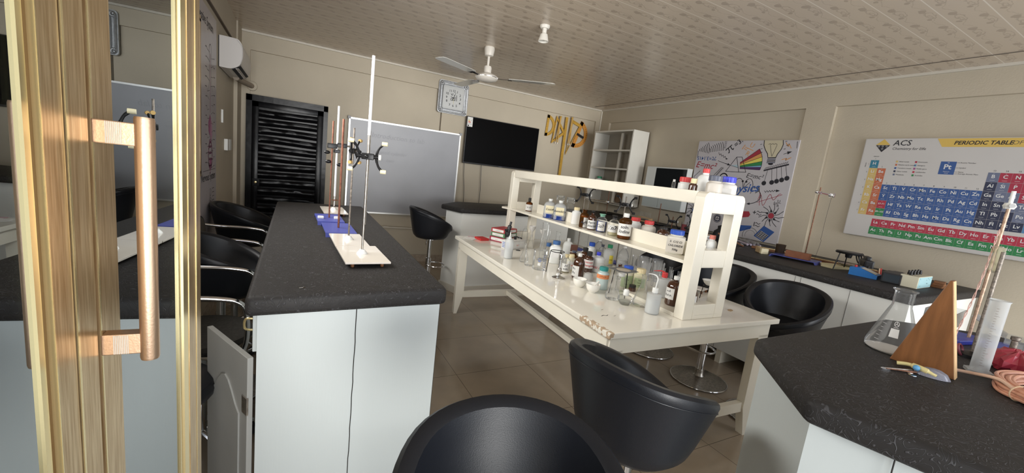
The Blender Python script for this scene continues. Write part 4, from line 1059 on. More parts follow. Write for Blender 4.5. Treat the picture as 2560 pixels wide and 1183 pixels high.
    for m_, a0, a1 in ((rd, 90, 180), (bl, 180, 270)):
        for i in range(n):
            q = [math.radians(a0 + (a1 - a0) * (i + k) / n) for k in (0, 1)]
            P.poly([(.72 + .115 * math.cos(q[0]), 1.215 + .135 * math.sin(q[0])), (.72 + .115 * math.cos(q[1]), 1.215 + .135 * math.sin(q[1])), (.72 + .055 * math.cos(q[1]), 1.215 + .05 * math.sin(q[1])), (.72 + .055 * math.cos(q[0]), 1.215 + .05 * math.sin(q[0]))], m_)
    P.poly([(.72, 1.35), (.86, 1.365), (.885, 1.33), (.87, 1.30), (.72, 1.265)], rd); P.poly([(.72, 1.165), (.80, 1.19), (.93, 1.205), (.92, 1.165), (.86, 1.14), (.72, 1.08)], bl)
    P.text('+', .905, 1.335, .08, ink, bold=.01); wavy(.955, 1.345, .055, ink); P.text('1', .935, 1.205, .07, ink, bold=.01); wavy(.965, 1.212, .055, ink)
    P.circ(.476, 1.222, .05, .006, ink); P.circ(.476, 1.222, .035, .012, mat('print_grey_blue', (.12, .13, .25), .5)); P.line([(.446, 1.222), (.506, 1.222)], .006, ink); P.line([(.476, 1.192), (.476, 1.252)], .006, ink)
    P.line([(.10, 1.80), (.02, 1.72), (.03, 1.66)], .006, ink)
    for k in range(2): P.line([(.30 + .03 * k, 1.74), (.40 + .02 * k, 1.86)], .006, ink)
    for k in range(6): P.line([(.345 + .012 * k, 1.765 + .016 * k), (.37 + .012 * k, 1.765 + .016 * k)], .004, ink)
    P.circ(.45, 1.735, .05, .012, ink, 20, 200)
    # calculator and protractor scribble
    P.poly([(1.066, 1.228), (1.195, 1.178), (1.10, 1.045), (.975, 1.095)], bl); P.poly([(1.045, 1.17), (1.14, 1.13), (1.09, 1.06), (.995, 1.10)], mat('print_grey', (.35, .35, .38), .5), .001)
    for k in range(4): P.line([(1.005 + .012 * k, 1.108 + .016 * k), (1.10 + .012 * k, 1.07 + .016 * k)], .005, ink, .0013); P.line([(1.01 + .025 * k, 1.10 - .01 * k), (1.05 + .025 * k, 1.165 - .01 * k)], .005, ink, .0013)
    P.circ(.93, 1.09, .09, .004, ink, 0, 200); P.circ(.93, 1.09, .06, .003, ink, 0, 200)
    b.build('print', ink, t)
physics_poster()

# ------------------------------------------------------------------ periodic table board
def periodic():
    t = thing('periodic_table', 'large stretched-canvas periodic table on the right wall', 'poster', (0, 0, 0))
    X0 = XR - .022; Y0 = 1.949
    can = mat('canvas_white', (.52, .50, .48), .5, var=.03, vscale=2, bump=.05)
    MB().box(X0, XR + .039, .30, Y0, 1.288, 2.19, None, bev=.008).build('canvas', can, t)
    b = MB(); P = Plane(b, (X0, Y0, 0), (0, -1, 0), (0, 0, 1))
    col = lambda n, c: mat('pt_' + n, c, .5)
    K = dict(a=col('alkali', (.56, .40, .13)), e=col('earth', (.46, .12, .05)), t=col('transition', (.02, .075, .25)), h=col('hydrogen', (.02, .17, .26)),
             b=col('basic', (.012, .018, .055)), m=col('metalloid', (.12, .14, .22)), n=col('nonmetal', (.34, .015, .045)), o=col('halogen', (.07, .20, .38)), l=col('lanthanide', (.40, .02, .05)), c=col('actinide', (.02, .20, .06)), g=col('noble', (.30, .05, .20)))
    wt = mat('pt_white', (.62, .62, .62), .5); gold_p = mat('pt_gold', (.62, .42, .09), .5)
    cw, ch = .0626, .0717; u0, v0 = .0800, 1.994
    ELS = {1: {1: 'H', 18: 'He'}, 2: dict(zip([1, 2, 13, 14, 15, 16, 17, 18], 'Li Be B C N O F Ne'.split())), 3: dict(zip([1, 2, 13, 14, 15, 16, 17, 18], 'Na Mg Al Si P S Cl Ar'.split())),
           4: dict(zip(range(1, 19), 'K Ca Sc Ti V Cr Mn Fe Co Ni Cu Zn Ga Ge As Se Br Kr'.split())), 5: dict(zip(range(1, 19), 'Rb Sr Y Zr Nb Mo Tc Ru Rh Pd Ag Cd In Sn Sb Te I Xe'.split())),
           6: dict(zip(range(1, 19), 'Cs Ba 57-71 Hf Ta W Re Os Ir Pt Au Hg Tl Pb Bi Po At Rn'.split())), 7: dict(zip(range(1, 19), 'Fr Ra 89-103 Rf Db Sg Bh Hs Mt Ds Rg Cn Nh Fl Mc Lv Ts Og'.split()))}
    def kind(r, c, s):
        if s == 'H': return 'h'
        if s == '57-71': return 'l'
        if s == '89-103': return 'c'
        if c == 1: return 'a'
        if c == 2: return 'e'
        if c <= 12: return 't'
        if s in ('B', 'Si', 'Ge', 'As', 'Sb', 'Te', 'Po'): return 'm'
        if s in ('C', 'N', 'O', 'P', 'S', 'Se'): return 'n'
        if c == 17: return 'o'
        if c == 18: return 'g'
        return 'b'
    def cell(u, v, s, k):
        P.rect(u + .0006, v - ch + .0006, u + cw - .0006, v - .0006, K[k], .0007)
        small = len(s) > 2
        P.text(s, u + cw / 2, v - ch * (.58 if not small else .52), .0205 if small else .036, K['a'] if False else wt, bold=.022, align='CENTER')
        P.line([(u + cw * .3, v - ch * .82), (u + cw * .7, v - ch * .82)], .0016, wt, .001); P.line([(u + cw * .44, v - ch * .12), (u + cw * .56, v - ch * .12)], .0014, wt, .001)
    for r, row in ELS.items():
        for c, s in row.items(): cell(u0 + (c - 1) * cw, v0 - (r - 1) * ch, s, kind(r, c, s))
    for i, s in enumerate('La Ce Pr Nd Pm Sm Eu Gd Tb Dy Ho Er Tm Yb Lu'.split()): cell(.1985 + i * cw, 1.464, s, 'l')
    for i, s in enumerate('Ac Th Pa U Np Pu Am Cm Bk Cf Es Fm Md No Lr'.split()): cell(.1945 + i * cw, 1.464 - ch, s, 'c')
    for c in range(1, 19):
        r = 1 if c in (1, 18) else 2 if c == 2 or c > 12 else 4
        P.text(str(c), u0 + (c - .5) * cw, v0 - (r - 1) * ch + .008, .016, ink, align='CENTER')
    for r in range(1, 8): P.text(str(r), u0 - .016, v0 - (r - .5) * ch - .006, .016, ink)
    P.text('GROUP', u0 + .012, v0 + .03, .012, ink); P.text('PERIOD', u0 - .028, v0 - .065, .012, ink, rot=90)
    # key square and legend
    P.rect(.552, 1.892, .645, 1.997, K['t'], .0007); P.text('Pt', .598, 1.936, .055, wt, bold=.022, align='CENTER'); P.text('78', .598, 1.982, .012, wt, align='CENTER'); P.text('Platinum', .598, 1.912, .011, wt, align='CENTER'); P.text('195.08', .598, 1.899, .009, wt, align='CENTER')
    for z, s in ((1.985, 'Atomic Number'), (1.944, 'Symbol'), (1.911, 'Name'), (1.897, 'Average Atomic Mass')): P.line([(.648, z + .003), (.664, z + .003)], .002, ink); P.text(s, .667, z, .013, ink)
    leg1 = (('a', 'Alkali metals'), ('e', 'Alkaline earth metals'), ('t', 'Transition metals'), ('b', 'Other metals'), ('m', 'Metalloids')); leg2 = (('n', 'Nonmetals'), ('o', 'Halogens'), ('g', 'Noble gases'), ('l', 'Lanthanides'), ('c', 'Actinides'))
    for uu, lg in ((.262, leg1), (.390, leg2)):
        for i, (k, s) in enumerate(lg):
            z = 1.99 - i * .0285; P.rect(uu, z - .012, uu + .014, z + .004, K[k], .0007); P.text(s, uu + .021, z - .008, .0135, ink)
    # heading
    P.poly([(.4935, 2.183), (.532, 2.115), (1.62, 2.115), (1.62, 2.183)], gold_p, .0007)
    P.text('PERIODIC TABLE', .597, 2.134, .042, ink, bold=.022, shear=.2); P.text('OF ELEMENTS', .905, 2.134, .042, mat('pt_greytext', (.08, .07, .06), .5), bold=-.006, shear=.2)
    P.poly([(.141, 2.183), (.192, 2.131), (.088, 2.131)], gold_p, .0007); P.poly([(.088, 2.129), (.192, 2.129), (.140, 2.067)], ink, .0007)
    for a_, z in (((.112, 2.118)), ((.140, 2.118)), ((.168, 2.118)), ((.140, 2.097))): P.circ(a_, z, .006, .0025, wt, 0, 360, 8, h=.001)
    P.text('ACS', .211, 2.127, .066, ink, bold=.008, shear=.15); P.text('Chemistry for Life', .211, 2.089, .0305, ink, shear=.2); P.text('\u00ae', .404, 2.098, .014, ink)
    b.build('print', ink, t)
periodic()

# ------------------------------------------------------------------ open shelf unit and glass-front cabinet in the far corner
t = thing('wall_shelf_unit', 'open white wall shelf unit in the far right corner', 'shelf', (0, 0, 0))
pb = mat('cupboard_white', (.66, .64, .58), .4, var=.02)
b = MB(); b.box(4.40, 4.715, 4.690, 4.712, 1.18, 2.325); b.build('side_panel', pb, t)
b = MB(); b.box(4.40, 4.715, 5.578, 5.60, 1.18, 2.325); b.build('side_panel', pb, t)
b = MB(); b.box(4.40, 4.715, 4.712, 5.578, 2.303, 2.325); b.build('top_panel', pb, t)
for z in (2.015, 1.73, 1.45, 1.18): MB().box(4.405, 4.71, 4.712, 5.578, z - .01, z + .012).build('shelf_board', pb, t)
MB().box(4.56, 4.578, 5.08, 5.13, 1.19, 2.303).build('divider', pb, t)
MB().box(4.705, 4.714, 4.712, 5.578, 1.18, 2.303).build('back_panel', mat('cupboard_back', (.30, .27, .22), .6), t)
t = thing('glass_front_cabinet', 'white wall cabinet with a dark glass door above the right-hand bench', 'cabinet', (0, 0, 0))
MB().box(4.60, 4.70, 3.785, 4.50, 1.225, 1.812).build('body', mat('cabinet_white', (.64, .66, .64), .35), t)
MB().box(4.592, 4.600, 3.79, 4.315, 1.53, 1.795, None).build('glass_door', mat('dark_cabinet_glass', (.01, .012, .013), .06), t)
MB().box(4.592, 4.600, 3.79, 4.19, 1.235, 1.52).build('frosted_panel', mat('pale_frosted_glass', (.42, .47, .47), .15), t)
MB().box(4.592, 4.600, 4.195, 4.49, 1.235, 1.52).build('frosted_panel', mat('pale_frosted_glass', (.42, .47, .47), .15), t)
MB().box(4.592, 4.600, 4.32, 4.49, 1.53, 1.80).build('white_door', mat('door_white', (.68, .70, .68), .3), t)

# ================================================================== LABWARE
CAM_XY = Vector((0, 0))
def face_ang(x, y): return math.atan2(-y, -x)      # direction from the thing toward the doorway, where the labels face
def cap_mesh(b, r, z0, z1, m, ridges=True, cx=0, cy=0):
    n = 36; vs = []; fs = []
    h = z1 - z0
    for z, k in ((z0, .96), (z0 + .06 * h, 1.0), (z1 - .12 * h, 1.0), (z1, .93)):
        for i in range(n):
            rr = r * k * (1 - (.035 if ridges and i % 2 else 0)); a = 2 * PI * i / n; vs.append((cx + rr * math.cos(a), cy + rr * math.sin(a), z))
    for j in range(3):
        for i in range(n): fs.append((j * n + i, j * n + (i + 1) % n, (j + 1) * n + (i + 1) % n, (j + 1) * n + i))
    fs.append([3 * n + i for i in range(n)]); fs.append(list(range(n))[::-1])
    b.add(vs, fs, m, False)
def bottle(name, label, x, y, z, r, h, body, cap=None, capr=None, caph=None, neckr=None, shoulder=.72, sq=0.0, lab=None, text=None, textcol=None, liquid=None, group=None, cat='bottle', labcol=None, tsize=None, stopper=None, lean=None, neckh=None, extra=None):
    """round or square bottle: shoulders, neck, cap, wrapped label with writing, liquid inside"""
    t = thing(name, label, cat, (x, y, z), face_ang(x, y), group, rot=None)
    if lean: t.rotation_euler = (lean[0], lean[1], face_ang(x, y))
    nr = neckr or r * .42; ch = caph or .13 * h; hs = h * shoulder; nh = h - ch * .6
    e = sq
    prof = [(.0001, .002), (r * .90, 0, e), (r * .97, .004, e), (r, .010, e), (r, hs - .12 * r, e)]
    for k in range(1, 7):
        a = PI / 2 * k / 6; zz = hs - .12 * r + (math.sin(a)) * (h - ch - hs) * .92; rr = nr + (r - nr) * math.cos(a); prof.append((rr, zz, e * (1 - k / 6)))
    prof += [(nr, h - ch - .004), (nr * 1.08, h - ch), (nr * 1.0, nh)]
    b = MB(); b.lathe(prof, body, 32); o = b.build('body', body, t)
    if liquid:
        lm, frac = liquid; q = MB(); rr = r * .93
        q.lathe([(.0001, .006), (rr, .006, e), (rr, hs * frac, e), (.0001, hs * frac)], lm, 28); q.build('liquid', lm, t)
    if cap:
        q = MB(); cr = capr or nr * 1.18; cap_mesh(q, cr, h - ch, h, cap); q.build('cap', cap, t)
    if stopper:
        q = MB(); q.lathe([(.0001, h - ch), (nr * .95, h - ch), (nr * 1.05, h - ch * .55), (nr * .8, h - ch * .5), (nr * 1.35, h - ch * .25), (nr * 1.35, h - ch * .06), (nr * 1.1, h), (.0001, h)], stopper, 24); q.build('stopper', stopper, t)
    if lab:
        z0, z1, half = lab[0] * h, lab[1] * h, math.radians(lab[2]); off = math.radians(lab[3]) if len(lab) > 3 else 0
        k = 1.012 if not sq else 1.012
        q = MB(); rr = r * k + .0006
        if sq:
            # flat label on the square bottle's front
            w_ = r * math.sin(half) * .95; d = r * 1.0 + .0012
            q.add([(d, -w_, z0), (d, w_, z0), (d, w_, z1), (d, -w_, z1)], [(0, 1, 2, 3)], labcol or paperS)
            if text:
                p = Plane(q, (d, 0, 0), (0, 1, 0), (0, 0, 1))
                for i, s_ in enumerate(text.split('|')): p.text(s_, 0, z1 - (z1 - z0) * (i + 1) / (len(text.split('|')) + .6), tsize or .016, textcol or ink, shear=.15, align='CENTER', bold=.012)
        else:
            band(q, rr, z0, z1, off - half, off + half, labcol or paperS)
            if text:
                parts = text.split('|'); n = len(parts)
                for i, s_ in enumerate(parts):
                    zz = z1 - (z1 - z0) * (i + 1) / (n + .6); wrap_text(q, s_, rr + .0005, zz, tsize or (z1 - z0) * .36, textcol or ink, off, bold=.018)
        q.build('label', labcol or paperS, t)
    if extra: extra(t, r, h)
    return t
def flask(name, label, x, y, z, r, h, group=None, neck=.30, content=None, rim=True, marks=False, gm=None, cat='flask'):
    t = thing(name, label, cat, (x, y, z), face_ang(x, y), group); gm = gm or glass
    nr = r * neck
    prof = [(.0001, .0015), (r * .86, 0), (r * .97, .006), (r, .018), (r * .97, .03), (nr * 1.25, h * .66), (nr, h * .74), (nr, h * .965), (nr * 1.22, h * .985), (nr * 1.25, h), (nr * 1.12, h), (nr * .92, h * .97)]
    MB().lathe(prof, gm, 40, caps=False).build('body', gm, t)
    if content: q = MB(); q.lathe([(.0001, .004), (r * .93, .006), (r * .93, content[1] * h), (.0001, content[1] * h)], content[0], 32); q.build('residue', content[0], t)
    if marks:
        q = MB(); wm = mat('white_enamel_mark', (.8, .8, .78), .5)
        def P3(a, zz): 
            rr = (r * .97 + (nr * 1.25 - r * .97) * (zz - .03) / (h * .66 - .03)) + .0008; return Vector((rr * math.cos(a), rr * math.sin(a), zz))
        # white writing patch, maker's round emblem, scale ticks
        n = 6
        for i in range(n):
            for j in range(3):
                a0, a1 = -.20 + .40 * i / n, -.20 + .40 * (i + 1) / n; z0, z1 = h * .27 + .03 * j / 3, h * .27 + .03 * (j + 1) / 3
                q.add([P3(a0, z0), P3(a1, z0), P3(a1, z1), P3(a0, z1)], [(0, 1, 2, 3)], wm)
        q.tube([P3(.02 + .12 * math.cos(2 * PI * k / 20), h * .475 + .0085 * math.sin(2 * PI * k / 20)) for k in range(20)], .0008, wm, 5, closed=True)
        q.tube([P3(.02, h * .475), P3(.02, h * .511)], .0008, wm, 5); q.tube([P3(.02, h * .475), P3(-.08, h * .455)], .0008, wm, 5); q.tube([P3(.02, h * .475), P3(.12, h * .455)], .0008, wm, 5)
        q.tube([P3(-.1, h * .42), P3(.14, h * .42)], .0009, wm, 5)
        for k in range(7): zz = h * (.12 + .065 * k); q.tube([P3(-.75, zz), P3(-.60 + (.06 if k % 2 else 0), zz)], .0006, wm, 4)
        q.build('printed_scale', wm, t)
    return t
def beaker(name, label, x, y, z, r, h, group=None, marks=None, gm=None, lean=None, cat='beaker'):
    t = thing(name, label, cat, (x, y, z), face_ang(x, y), group); gm = gm or glass
    if lean: t.rotation_euler = (lean[0], lean[1], face_ang(x, y))
    prof = [(.0001, .002), (r * .90, .001), (r * .98, .006), (r, .014), (r, h * .965), (r * 1.06, h), (r * 1.03, h), (r * .97, h * .96)]
    b = MB(); b.lathe(prof, gm, 40, caps=False); b.build('body', gm, t)
    if marks:
        q = MB(); rr = r + .0006
        for k in range(7): band(q, rr, h * (.18 + .1 * k), h * (.18 + .1 * k) + .0022, .55, .95 if k % 2 else 1.1, marks, 6)
        band(q, rr, h * .20, h * .80, .52, .535, marks, 1)
        band(q, rr, h * .26, h * .40, -.22, .18, white_pl, 6); q.tube([Vector((rr * math.cos(-.02 + .22 * math.cos(2 * PI * k / 18)), rr * math.sin(-.02 + .22 * math.cos(2 * PI * k / 18)), h * .56 + .009 * math.sin(2 * PI * k / 18))) for k in range(18)], .0011, marks, 5, closed=True)
        wrap_text(q, '600', rr, h * .60 if False else h * .46, .014, marks, 0, shear=0, bold=.02); q.build('printed_scale', marks, t)
    return t

TZ = .8005
def on_table(u, v, z=0): p = TM @ Vector((u, v, .8)); return p
# --- nearest row of the table, from far left to near right
t = bottle('squeeze_bottle', 'milky plastic squeeze bottle standing alone left front of the striped carton', 1.541, 2.853, TZ, .036, .20, poly_clear, None, neckr=.012, shoulder=.66, liquid=(mat('milky_water', (.72, .73, .72), .3), .6))
b = MB(); cap_mesh(b, .015, .148, .172, white_pl); b.lathe([(.0001, .17), (.006, .17), (.003, .215), (.0001, .216)], white_pl, 12); b.build('nozzle_cap', white_pl, t)
flask('conical_flask', 'empty clear conical flask behind the milky squeeze bottle', 1.625, 2.735, TZ, .036, .15, 'conical flasks on the table')
beaker('beaker', 'plain small clear beaker left of the blue-marked beaker', 1.611, 2.622, TZ, .040, .125, None)
beaker('beaker', 'large clear beaker printed with blue measuring marks', 1.630, 2.510, TZ, .052, .148, None, marks=blue_print)
def cylinder_glass(x, y, z, r, h, label, gm=None, name='measuring_cylinder', tilt=None, base=True):
    t = thing(name, label, 'measuring cylinder', (x, y, z), face_ang(x, y)); gm = gm or glass
    if tilt: t.rotation_euler = tilt
    b = MB(); b.lathe([(.0001, .012), (r * .95, .012), (r, .02), (r, h * .98), (r * 1.12, h), (r * 1.05, h), (r * .93, h * .97)], gm, 32, caps=False); b.build('tube', gm, t)
    if base: b = MB(); b.prism([(r * 2.0 * math.cos(PI / 3 * k), r * 2.0 * math.sin(PI / 3 * k)) for k in range(6)], 0, .012); b.build('foot', gm, t)
    q = MB(); mk = mat('grey_scale_mark', (.25, .27, .30), .5)
    for k in range(22): band(q, r + .0005, .05 + k * (h - .09) / 22, .05 + k * (h - .09) / 22 + .0012, -.25, .05 if k % 5 else .3, mk, 4)
    q.build('scale', mk, t); return t
cylinder_glass(1.835, 2.80, TZ, .026, .315, 'tall clear measuring cylinder behind the blue-marked beaker')
bottle('plastic_bottle', 'square white plastic bottle with dusty blue cap behind the wire tripod', 1.896, 2.70, TZ, .050, .186, poly, steel_blue_cap, capr=.031, caph=.030, neckr=.024, shoulder=.66, sq=.8, lab=(.30, .56, 38), labcol=mat('bright_paper', (.8, .8, .79), .6))
def wire_tripod(name, label, x, y, z, R, h, plate=None, dish=None, rot=0, m=None):
    m = m or black_iron
    t = thing(name, label, 'tripod', (x, y, z), rot)
    b = MB(); b.ring(R, .0028, h, m, n=36); b.build('ring', m, t)
    for k in range(3):
        a = 2 * PI * k / 3; b = MB(); b.tube([(R * math.cos(a), R * math.sin(a), h), (R * 1.05 * math.cos(a), R * 1.05 * math.sin(a), h * .9), (R * 1.30 * math.cos(a), R * 1.30 * math.sin(a), .0025)], .0026, m, 6); b.build('leg', m, t)
    return t
wire_tripod('tripod_stand', 'bare black wire tripod beside the chrome burner', 1.70, 2.395, TZ, .050, .165, rot=.5)
t = thing('bunsen_burner', 'chrome burner with round foot on the front edge of the table', 'burner', (1.650, 2.275, TZ))
b = MB(); b.lathe([(.0001, 0), (.046, 0), (.047, .004), (.040, .008), (.02, .014), (.010, .022), (.010, .045), (.0001, .045)], chrome, 36); b.build('foot', chrome, t)
b = MB(); b.lathe([(.0001, .04), (.015, .04), (.016, .05), (.016, .068), (.012, .074), (.0001, .074)], steel_dull, 24); b.build('collar', steel_dull, t)
b = MB(); b.lathe([(.0001, .07), (.0085, .07), (.0085, .125), (.011, .128), (.012, .168), (.010, .172), (.0001, .172)], chrome, 24); b.build('tube', chrome, t)
b = MB(); b.sphere((-.018, -.012, .028), .010, white_pl, 10); b.tube([(-.008, -.005, .028), (.045, .025, .026)], .004, steel_dull, 8); b.build('gas_inlet', steel_dull, t)
bottle('reagent_bottle', 'small clear bottle labelled soln behind the chrome burner', 1.807, 2.416, TZ, .031, .138, glass, neckr=.013, shoulder=.66, lab=(.08, .52, 85), text='3+|soln.', stopper=cream_cap, caph=.025, liquid=(liq_pale, .5))
bottle('amber_bottle', 'tall amber glass bottle with white cap and white label beside the mortars', 1.806, 2.262, TZ, .042, .182, amber, white_pl, capr=.0145, caph=.022, neckr=.012, shoulder=.56, lab=(.10, .52, 48, -42), text='~~|~~')
bottle('amber_bottle', 'amber bottle whose white label carries red writing', 2.019, 2.416, TZ, .036, .162, amber, dark_cap, capr=.021, caph=.030, neckr=.017, shoulder=.66, lab=(.22, .62, 80), text='Calcium|Permanganate', textcol=ink_red, tsize=.022)
bottle('amber_bottle', 'black-capped amber bottle hidden mostly behind the red-lettered one', 2.070, 2.535, TZ, .035, .168, amber, dark_cap, capr=.021, caph=.030, neckr=.017, shoulder=.66)
bottle('plastic_bottle', 'white plastic bottle with bright blue cap in the back row of the table', 2.40, 2.86, TZ, .040, .150, poly, blue_cap, capr=.027, caph=.034, neckr=.022, shoulder=.62)
bottle('plastic_jar', 'milky round container with small blue cap and red handwriting', 2.115, 2.423, TZ, .049, .158, poly, dblue_cap, capr=.017, caph=.026, neckr=.014, shoulder=.72, lab=(.02, .52, 80), text='Nitric Acid', textcol=ink_red, tsize=.030)
t = thing('plastic_cup', 'small upturned milky plastic cup behind the mortars', 'cup', (1.851, 2.195, TZ)); MB().lathe([(.033, 0), (.033, .035), (.028, .052), (.015, .058), (.0001, .059)], poly_clear, 28, caps=False).build('body', poly_clear, t)
def mortar(x, y, label, pestle):
    t = thing('mortar', label, 'mortar', (x, y, TZ), random.uniform(0, 6))
    b = MB(); b.lathe([(.0001, 0), (.022, 0), (.024, .003), (.035, .012), (.043, .028), (.046, .045), (.047, .056), (.043, .056), (.041, .044), (.034, .022), (.018, .010), (.0001, .008)], porcelain, 36)
    for i, v in enumerate(b.v):
        if v[2] > .05 and v[0] > .03 and abs(v[1]) < .012: b.v[i] = (v[0] + .009, v[1], v[2] + .001)
    b.build('bowl', porcelain, t)
    if pestle: q = MB(); q.tube(bez([(-.015, 0, .022), (.012, .004, .042), (.040, .008, .060), (.050, .009, .066)]), [.010] * 3 + [.007] * 22, porcelain, 12); tag(q.build('pestle', porcelain, loc=(x, y, TZ)), 'small white pestle lying in the nearer mortar', 'pestle')
mortar(1.680, 2.070, 'white porcelain mortar, the farther of the pair beside the amber bottle', False)
mortar(1.696, 1.950, 'white porcelain mortar holding a pestle, the nearer of the pair', True)
bottle('glass_jar', 'pale blue-green jar with teal cap and orange label band', 1.818, 2.010, TZ, .040, .150, mat('pale_aqua_glass', (.50, .60, .58), .15, coat=.4), teal_cap, capr=.030, caph=.026, neckr=.027, shoulder=.70, lab=(.50, .68, 80), labcol=orange_m, text='~~~~', textcol=mat('rust_print', (.25, .06, .03), .5), tsize=.018)
t = wire_tripod('tripod_stand', 'black tripod carrying a wire gauze over the clear conical flask', 1.845, 1.862, TZ, .052, .165, rot=.25)
gz = mat('grey_gauze', (.17, .17, .17), .6, bump=.8, bscale=900); gc = mat('ceramic_centre', (.48, .42, .34), .7)
t = thing('wire_gauze', 'square grey wire gauze with pale round centre lying on the tripod', 'gauze', (1.845, 1.862, TZ + .1685), .2)
b = MB(); b.box(-.068, .068, -.068, .068, 0, .0015); b.build('mesh', gz, t)
b = MB(); b.lathe([(.0001, .0015), (.045, .0015), (.045, .0022), (.0001, .0022)], gc, 32); b.build('ceramic_disc', gc, t)
flask('conical_flask', 'clear conical flask standing under the wire gauze', 1.738, 1.812, TZ, .044, .152, 'conical flasks on the table')
bottle('plastic_bottle', 'cream plastic bottle with blue cap and green printed label', 2.022, 1.995, TZ, .039, .160, mat('cream_hdpe', (.70, .66, .52), .4), blue_cap, capr=.032, caph=.030, neckr=.028, shoulder=.72, lab=(.08, .62, 70), labcol=green_lab, text='~~~|~~', tsize=.016)
bottle('plastic_jar', 'yellowish jar with cream cap and green printed label', 2.070, 1.925, TZ, .044, .158, mat('yellowed_hdpe', (.66, .62, .42), .4), cream_cap, capr=.031, caph=.028, neckr=.028, shoulder=.72, lab=(.22, .62, 50), labcol=green_lab, text='~~|~~~|~~', tsize=.013)
bottle('small_jar', 'little dark brown jar with white band between the big jars', 1.968, 1.882, TZ, .024, .062, amber, dark_cap, capr=.022, caph=.018, neckr=.020, shoulder=.7, lab=(.02, .32, 90))
t = thing('spirit_lamp', 'squat clear glass spirit lamp with white plastic cap', 'burner', (1.748, 1.712, TZ))
b = MB(); b.lathe([(.0001, .002), (.026, 0), (.030, .004), (.046, .026), (.045, .042), (.032, .054), (.016, .058), (.015, .062)], glass, 36, caps=False); b.build('bowl', glass, t)
b = MB(); b.lathe([(.0001, .005), (.028, .006), (.037, .020), (.0001, .020)], liq_clear, 28); b.build('spirit', liq_clear, t)
b = MB(); b.lathe([(.016, .056), (.017, .058), (.017, .082), (.013, .092), (.0001, .095)], white_pl, 24, caps=False); b.build('cap', white_pl, t)
flask('conical_flask', 'larger clear conical flask left of the milky wash bottle', 1.843, 1.678, TZ, .050, .188, 'conical flasks on the table')
t = bottle('wash_bottle', 'milky plastic wash bottle with bent delivery tube', 1.806, 1.555, TZ, .0395, .150, poly_clear, white_pl, capr=.0165, caph=.028, neckr=.014, shoulder=.80, liquid=(mat('milky_water', (.7, .7, .7)), .72))
b = MB(); b.tube(bez([(0, 0, .15), (0, .002, .175), (0, .004, .20), (.0, -.006, .218), (0, -.028, .224), (0, -.05, .222)]), [.0035] * 30 + [.002] * 11, white_pl, 8); b.build('delivery_tube', white_pl, t)
bottle('amber_bottle', 'big amber glass bottle with cream cap next to the rack end frame', 2.027, 1.605, TZ + .0215, .046, .178, amber, white_pl, capr=.0155, caph=.022, neckr=.0135, shoulder=.62, lab=(.22, .60, 40, -38), text='~~|~~~')
bottle('amber_bottle', 'amber glass bottle tucked directly behind the rack end frame', 2.040, 1.505, TZ + .0215, .044, .165, amber, dark_cap, capr=.0155, caph=.022, neckr=.0135, shoulder=.62, lab=(.22, .60, 60), text='~~')
t = bottle('plastic_bottle', 'milky wash bottle with red cap and red nozzle behind the amber bottle', 2.089, 1.745, TZ + .0215, .041, .160, poly_clear, red_cap, capr=.018, caph=.032, neckr=.015, shoulder=.78)
b = MB(); b.tube(bez([(0, 0, .16), (0, -.02, .166), (0, -.045, .163), (0, -.07, .158)]), [.004] * 18 + [.002] * 7, red_cap, 8); b.build('nozzle', red_cap, t)
bottle('plastic_bottle', 'clear ribbed bottle with green cap and yellow label', 2.40, 2.62, TZ, .046, .180, poly_clear, green_cap, capr=.022, caph=.028, neckr=.017, shoulder=.66, lab=(.12, .52, 22, 30), labcol=yellow_m, text='~~', tsize=.02, liquid=(liq_pale, .35))
def pet(x, y, h, label):
    r = .046; t = thing('plastic_bottle', label, 'bottle', (x, y, TZ), face_ang(x, y))
    prof = [(.0001, .003), (r * .9, 0), (r, .008)]
    for k in range(6): zz = .01 + h * .45 * k / 6; prof += [(r, zz), (r, zz + h * .05), (r * .965, zz + h * .062)]
    prof += [(r, h * .52), (r, h * .60), (r * .8, h * .74), (r * .45, h * .86), (.014, h * .90), (.014, h * .96)]
    MB().lathe(prof, bag_m, 32, caps=False).build('body', bag_m, t)
    q = MB(); cap_mesh(q, .0165, h * .92, h, white_pl); q.build('cap', white_pl, t)
    q = MB(); q.lathe([(.0001, .004), (r * .94, .006), (r * .94, h * .42), (.0001, h * .42)], poly_clear, 28); q.build('contents', poly_clear, t)
pet(2.50, 2.88, .175, 'clear drinks bottle with white cap behind the green-capped bottle'); pet(2.40, 2.45, .205, 'larger clear drinks bottle half full of white solid behind the table rack')
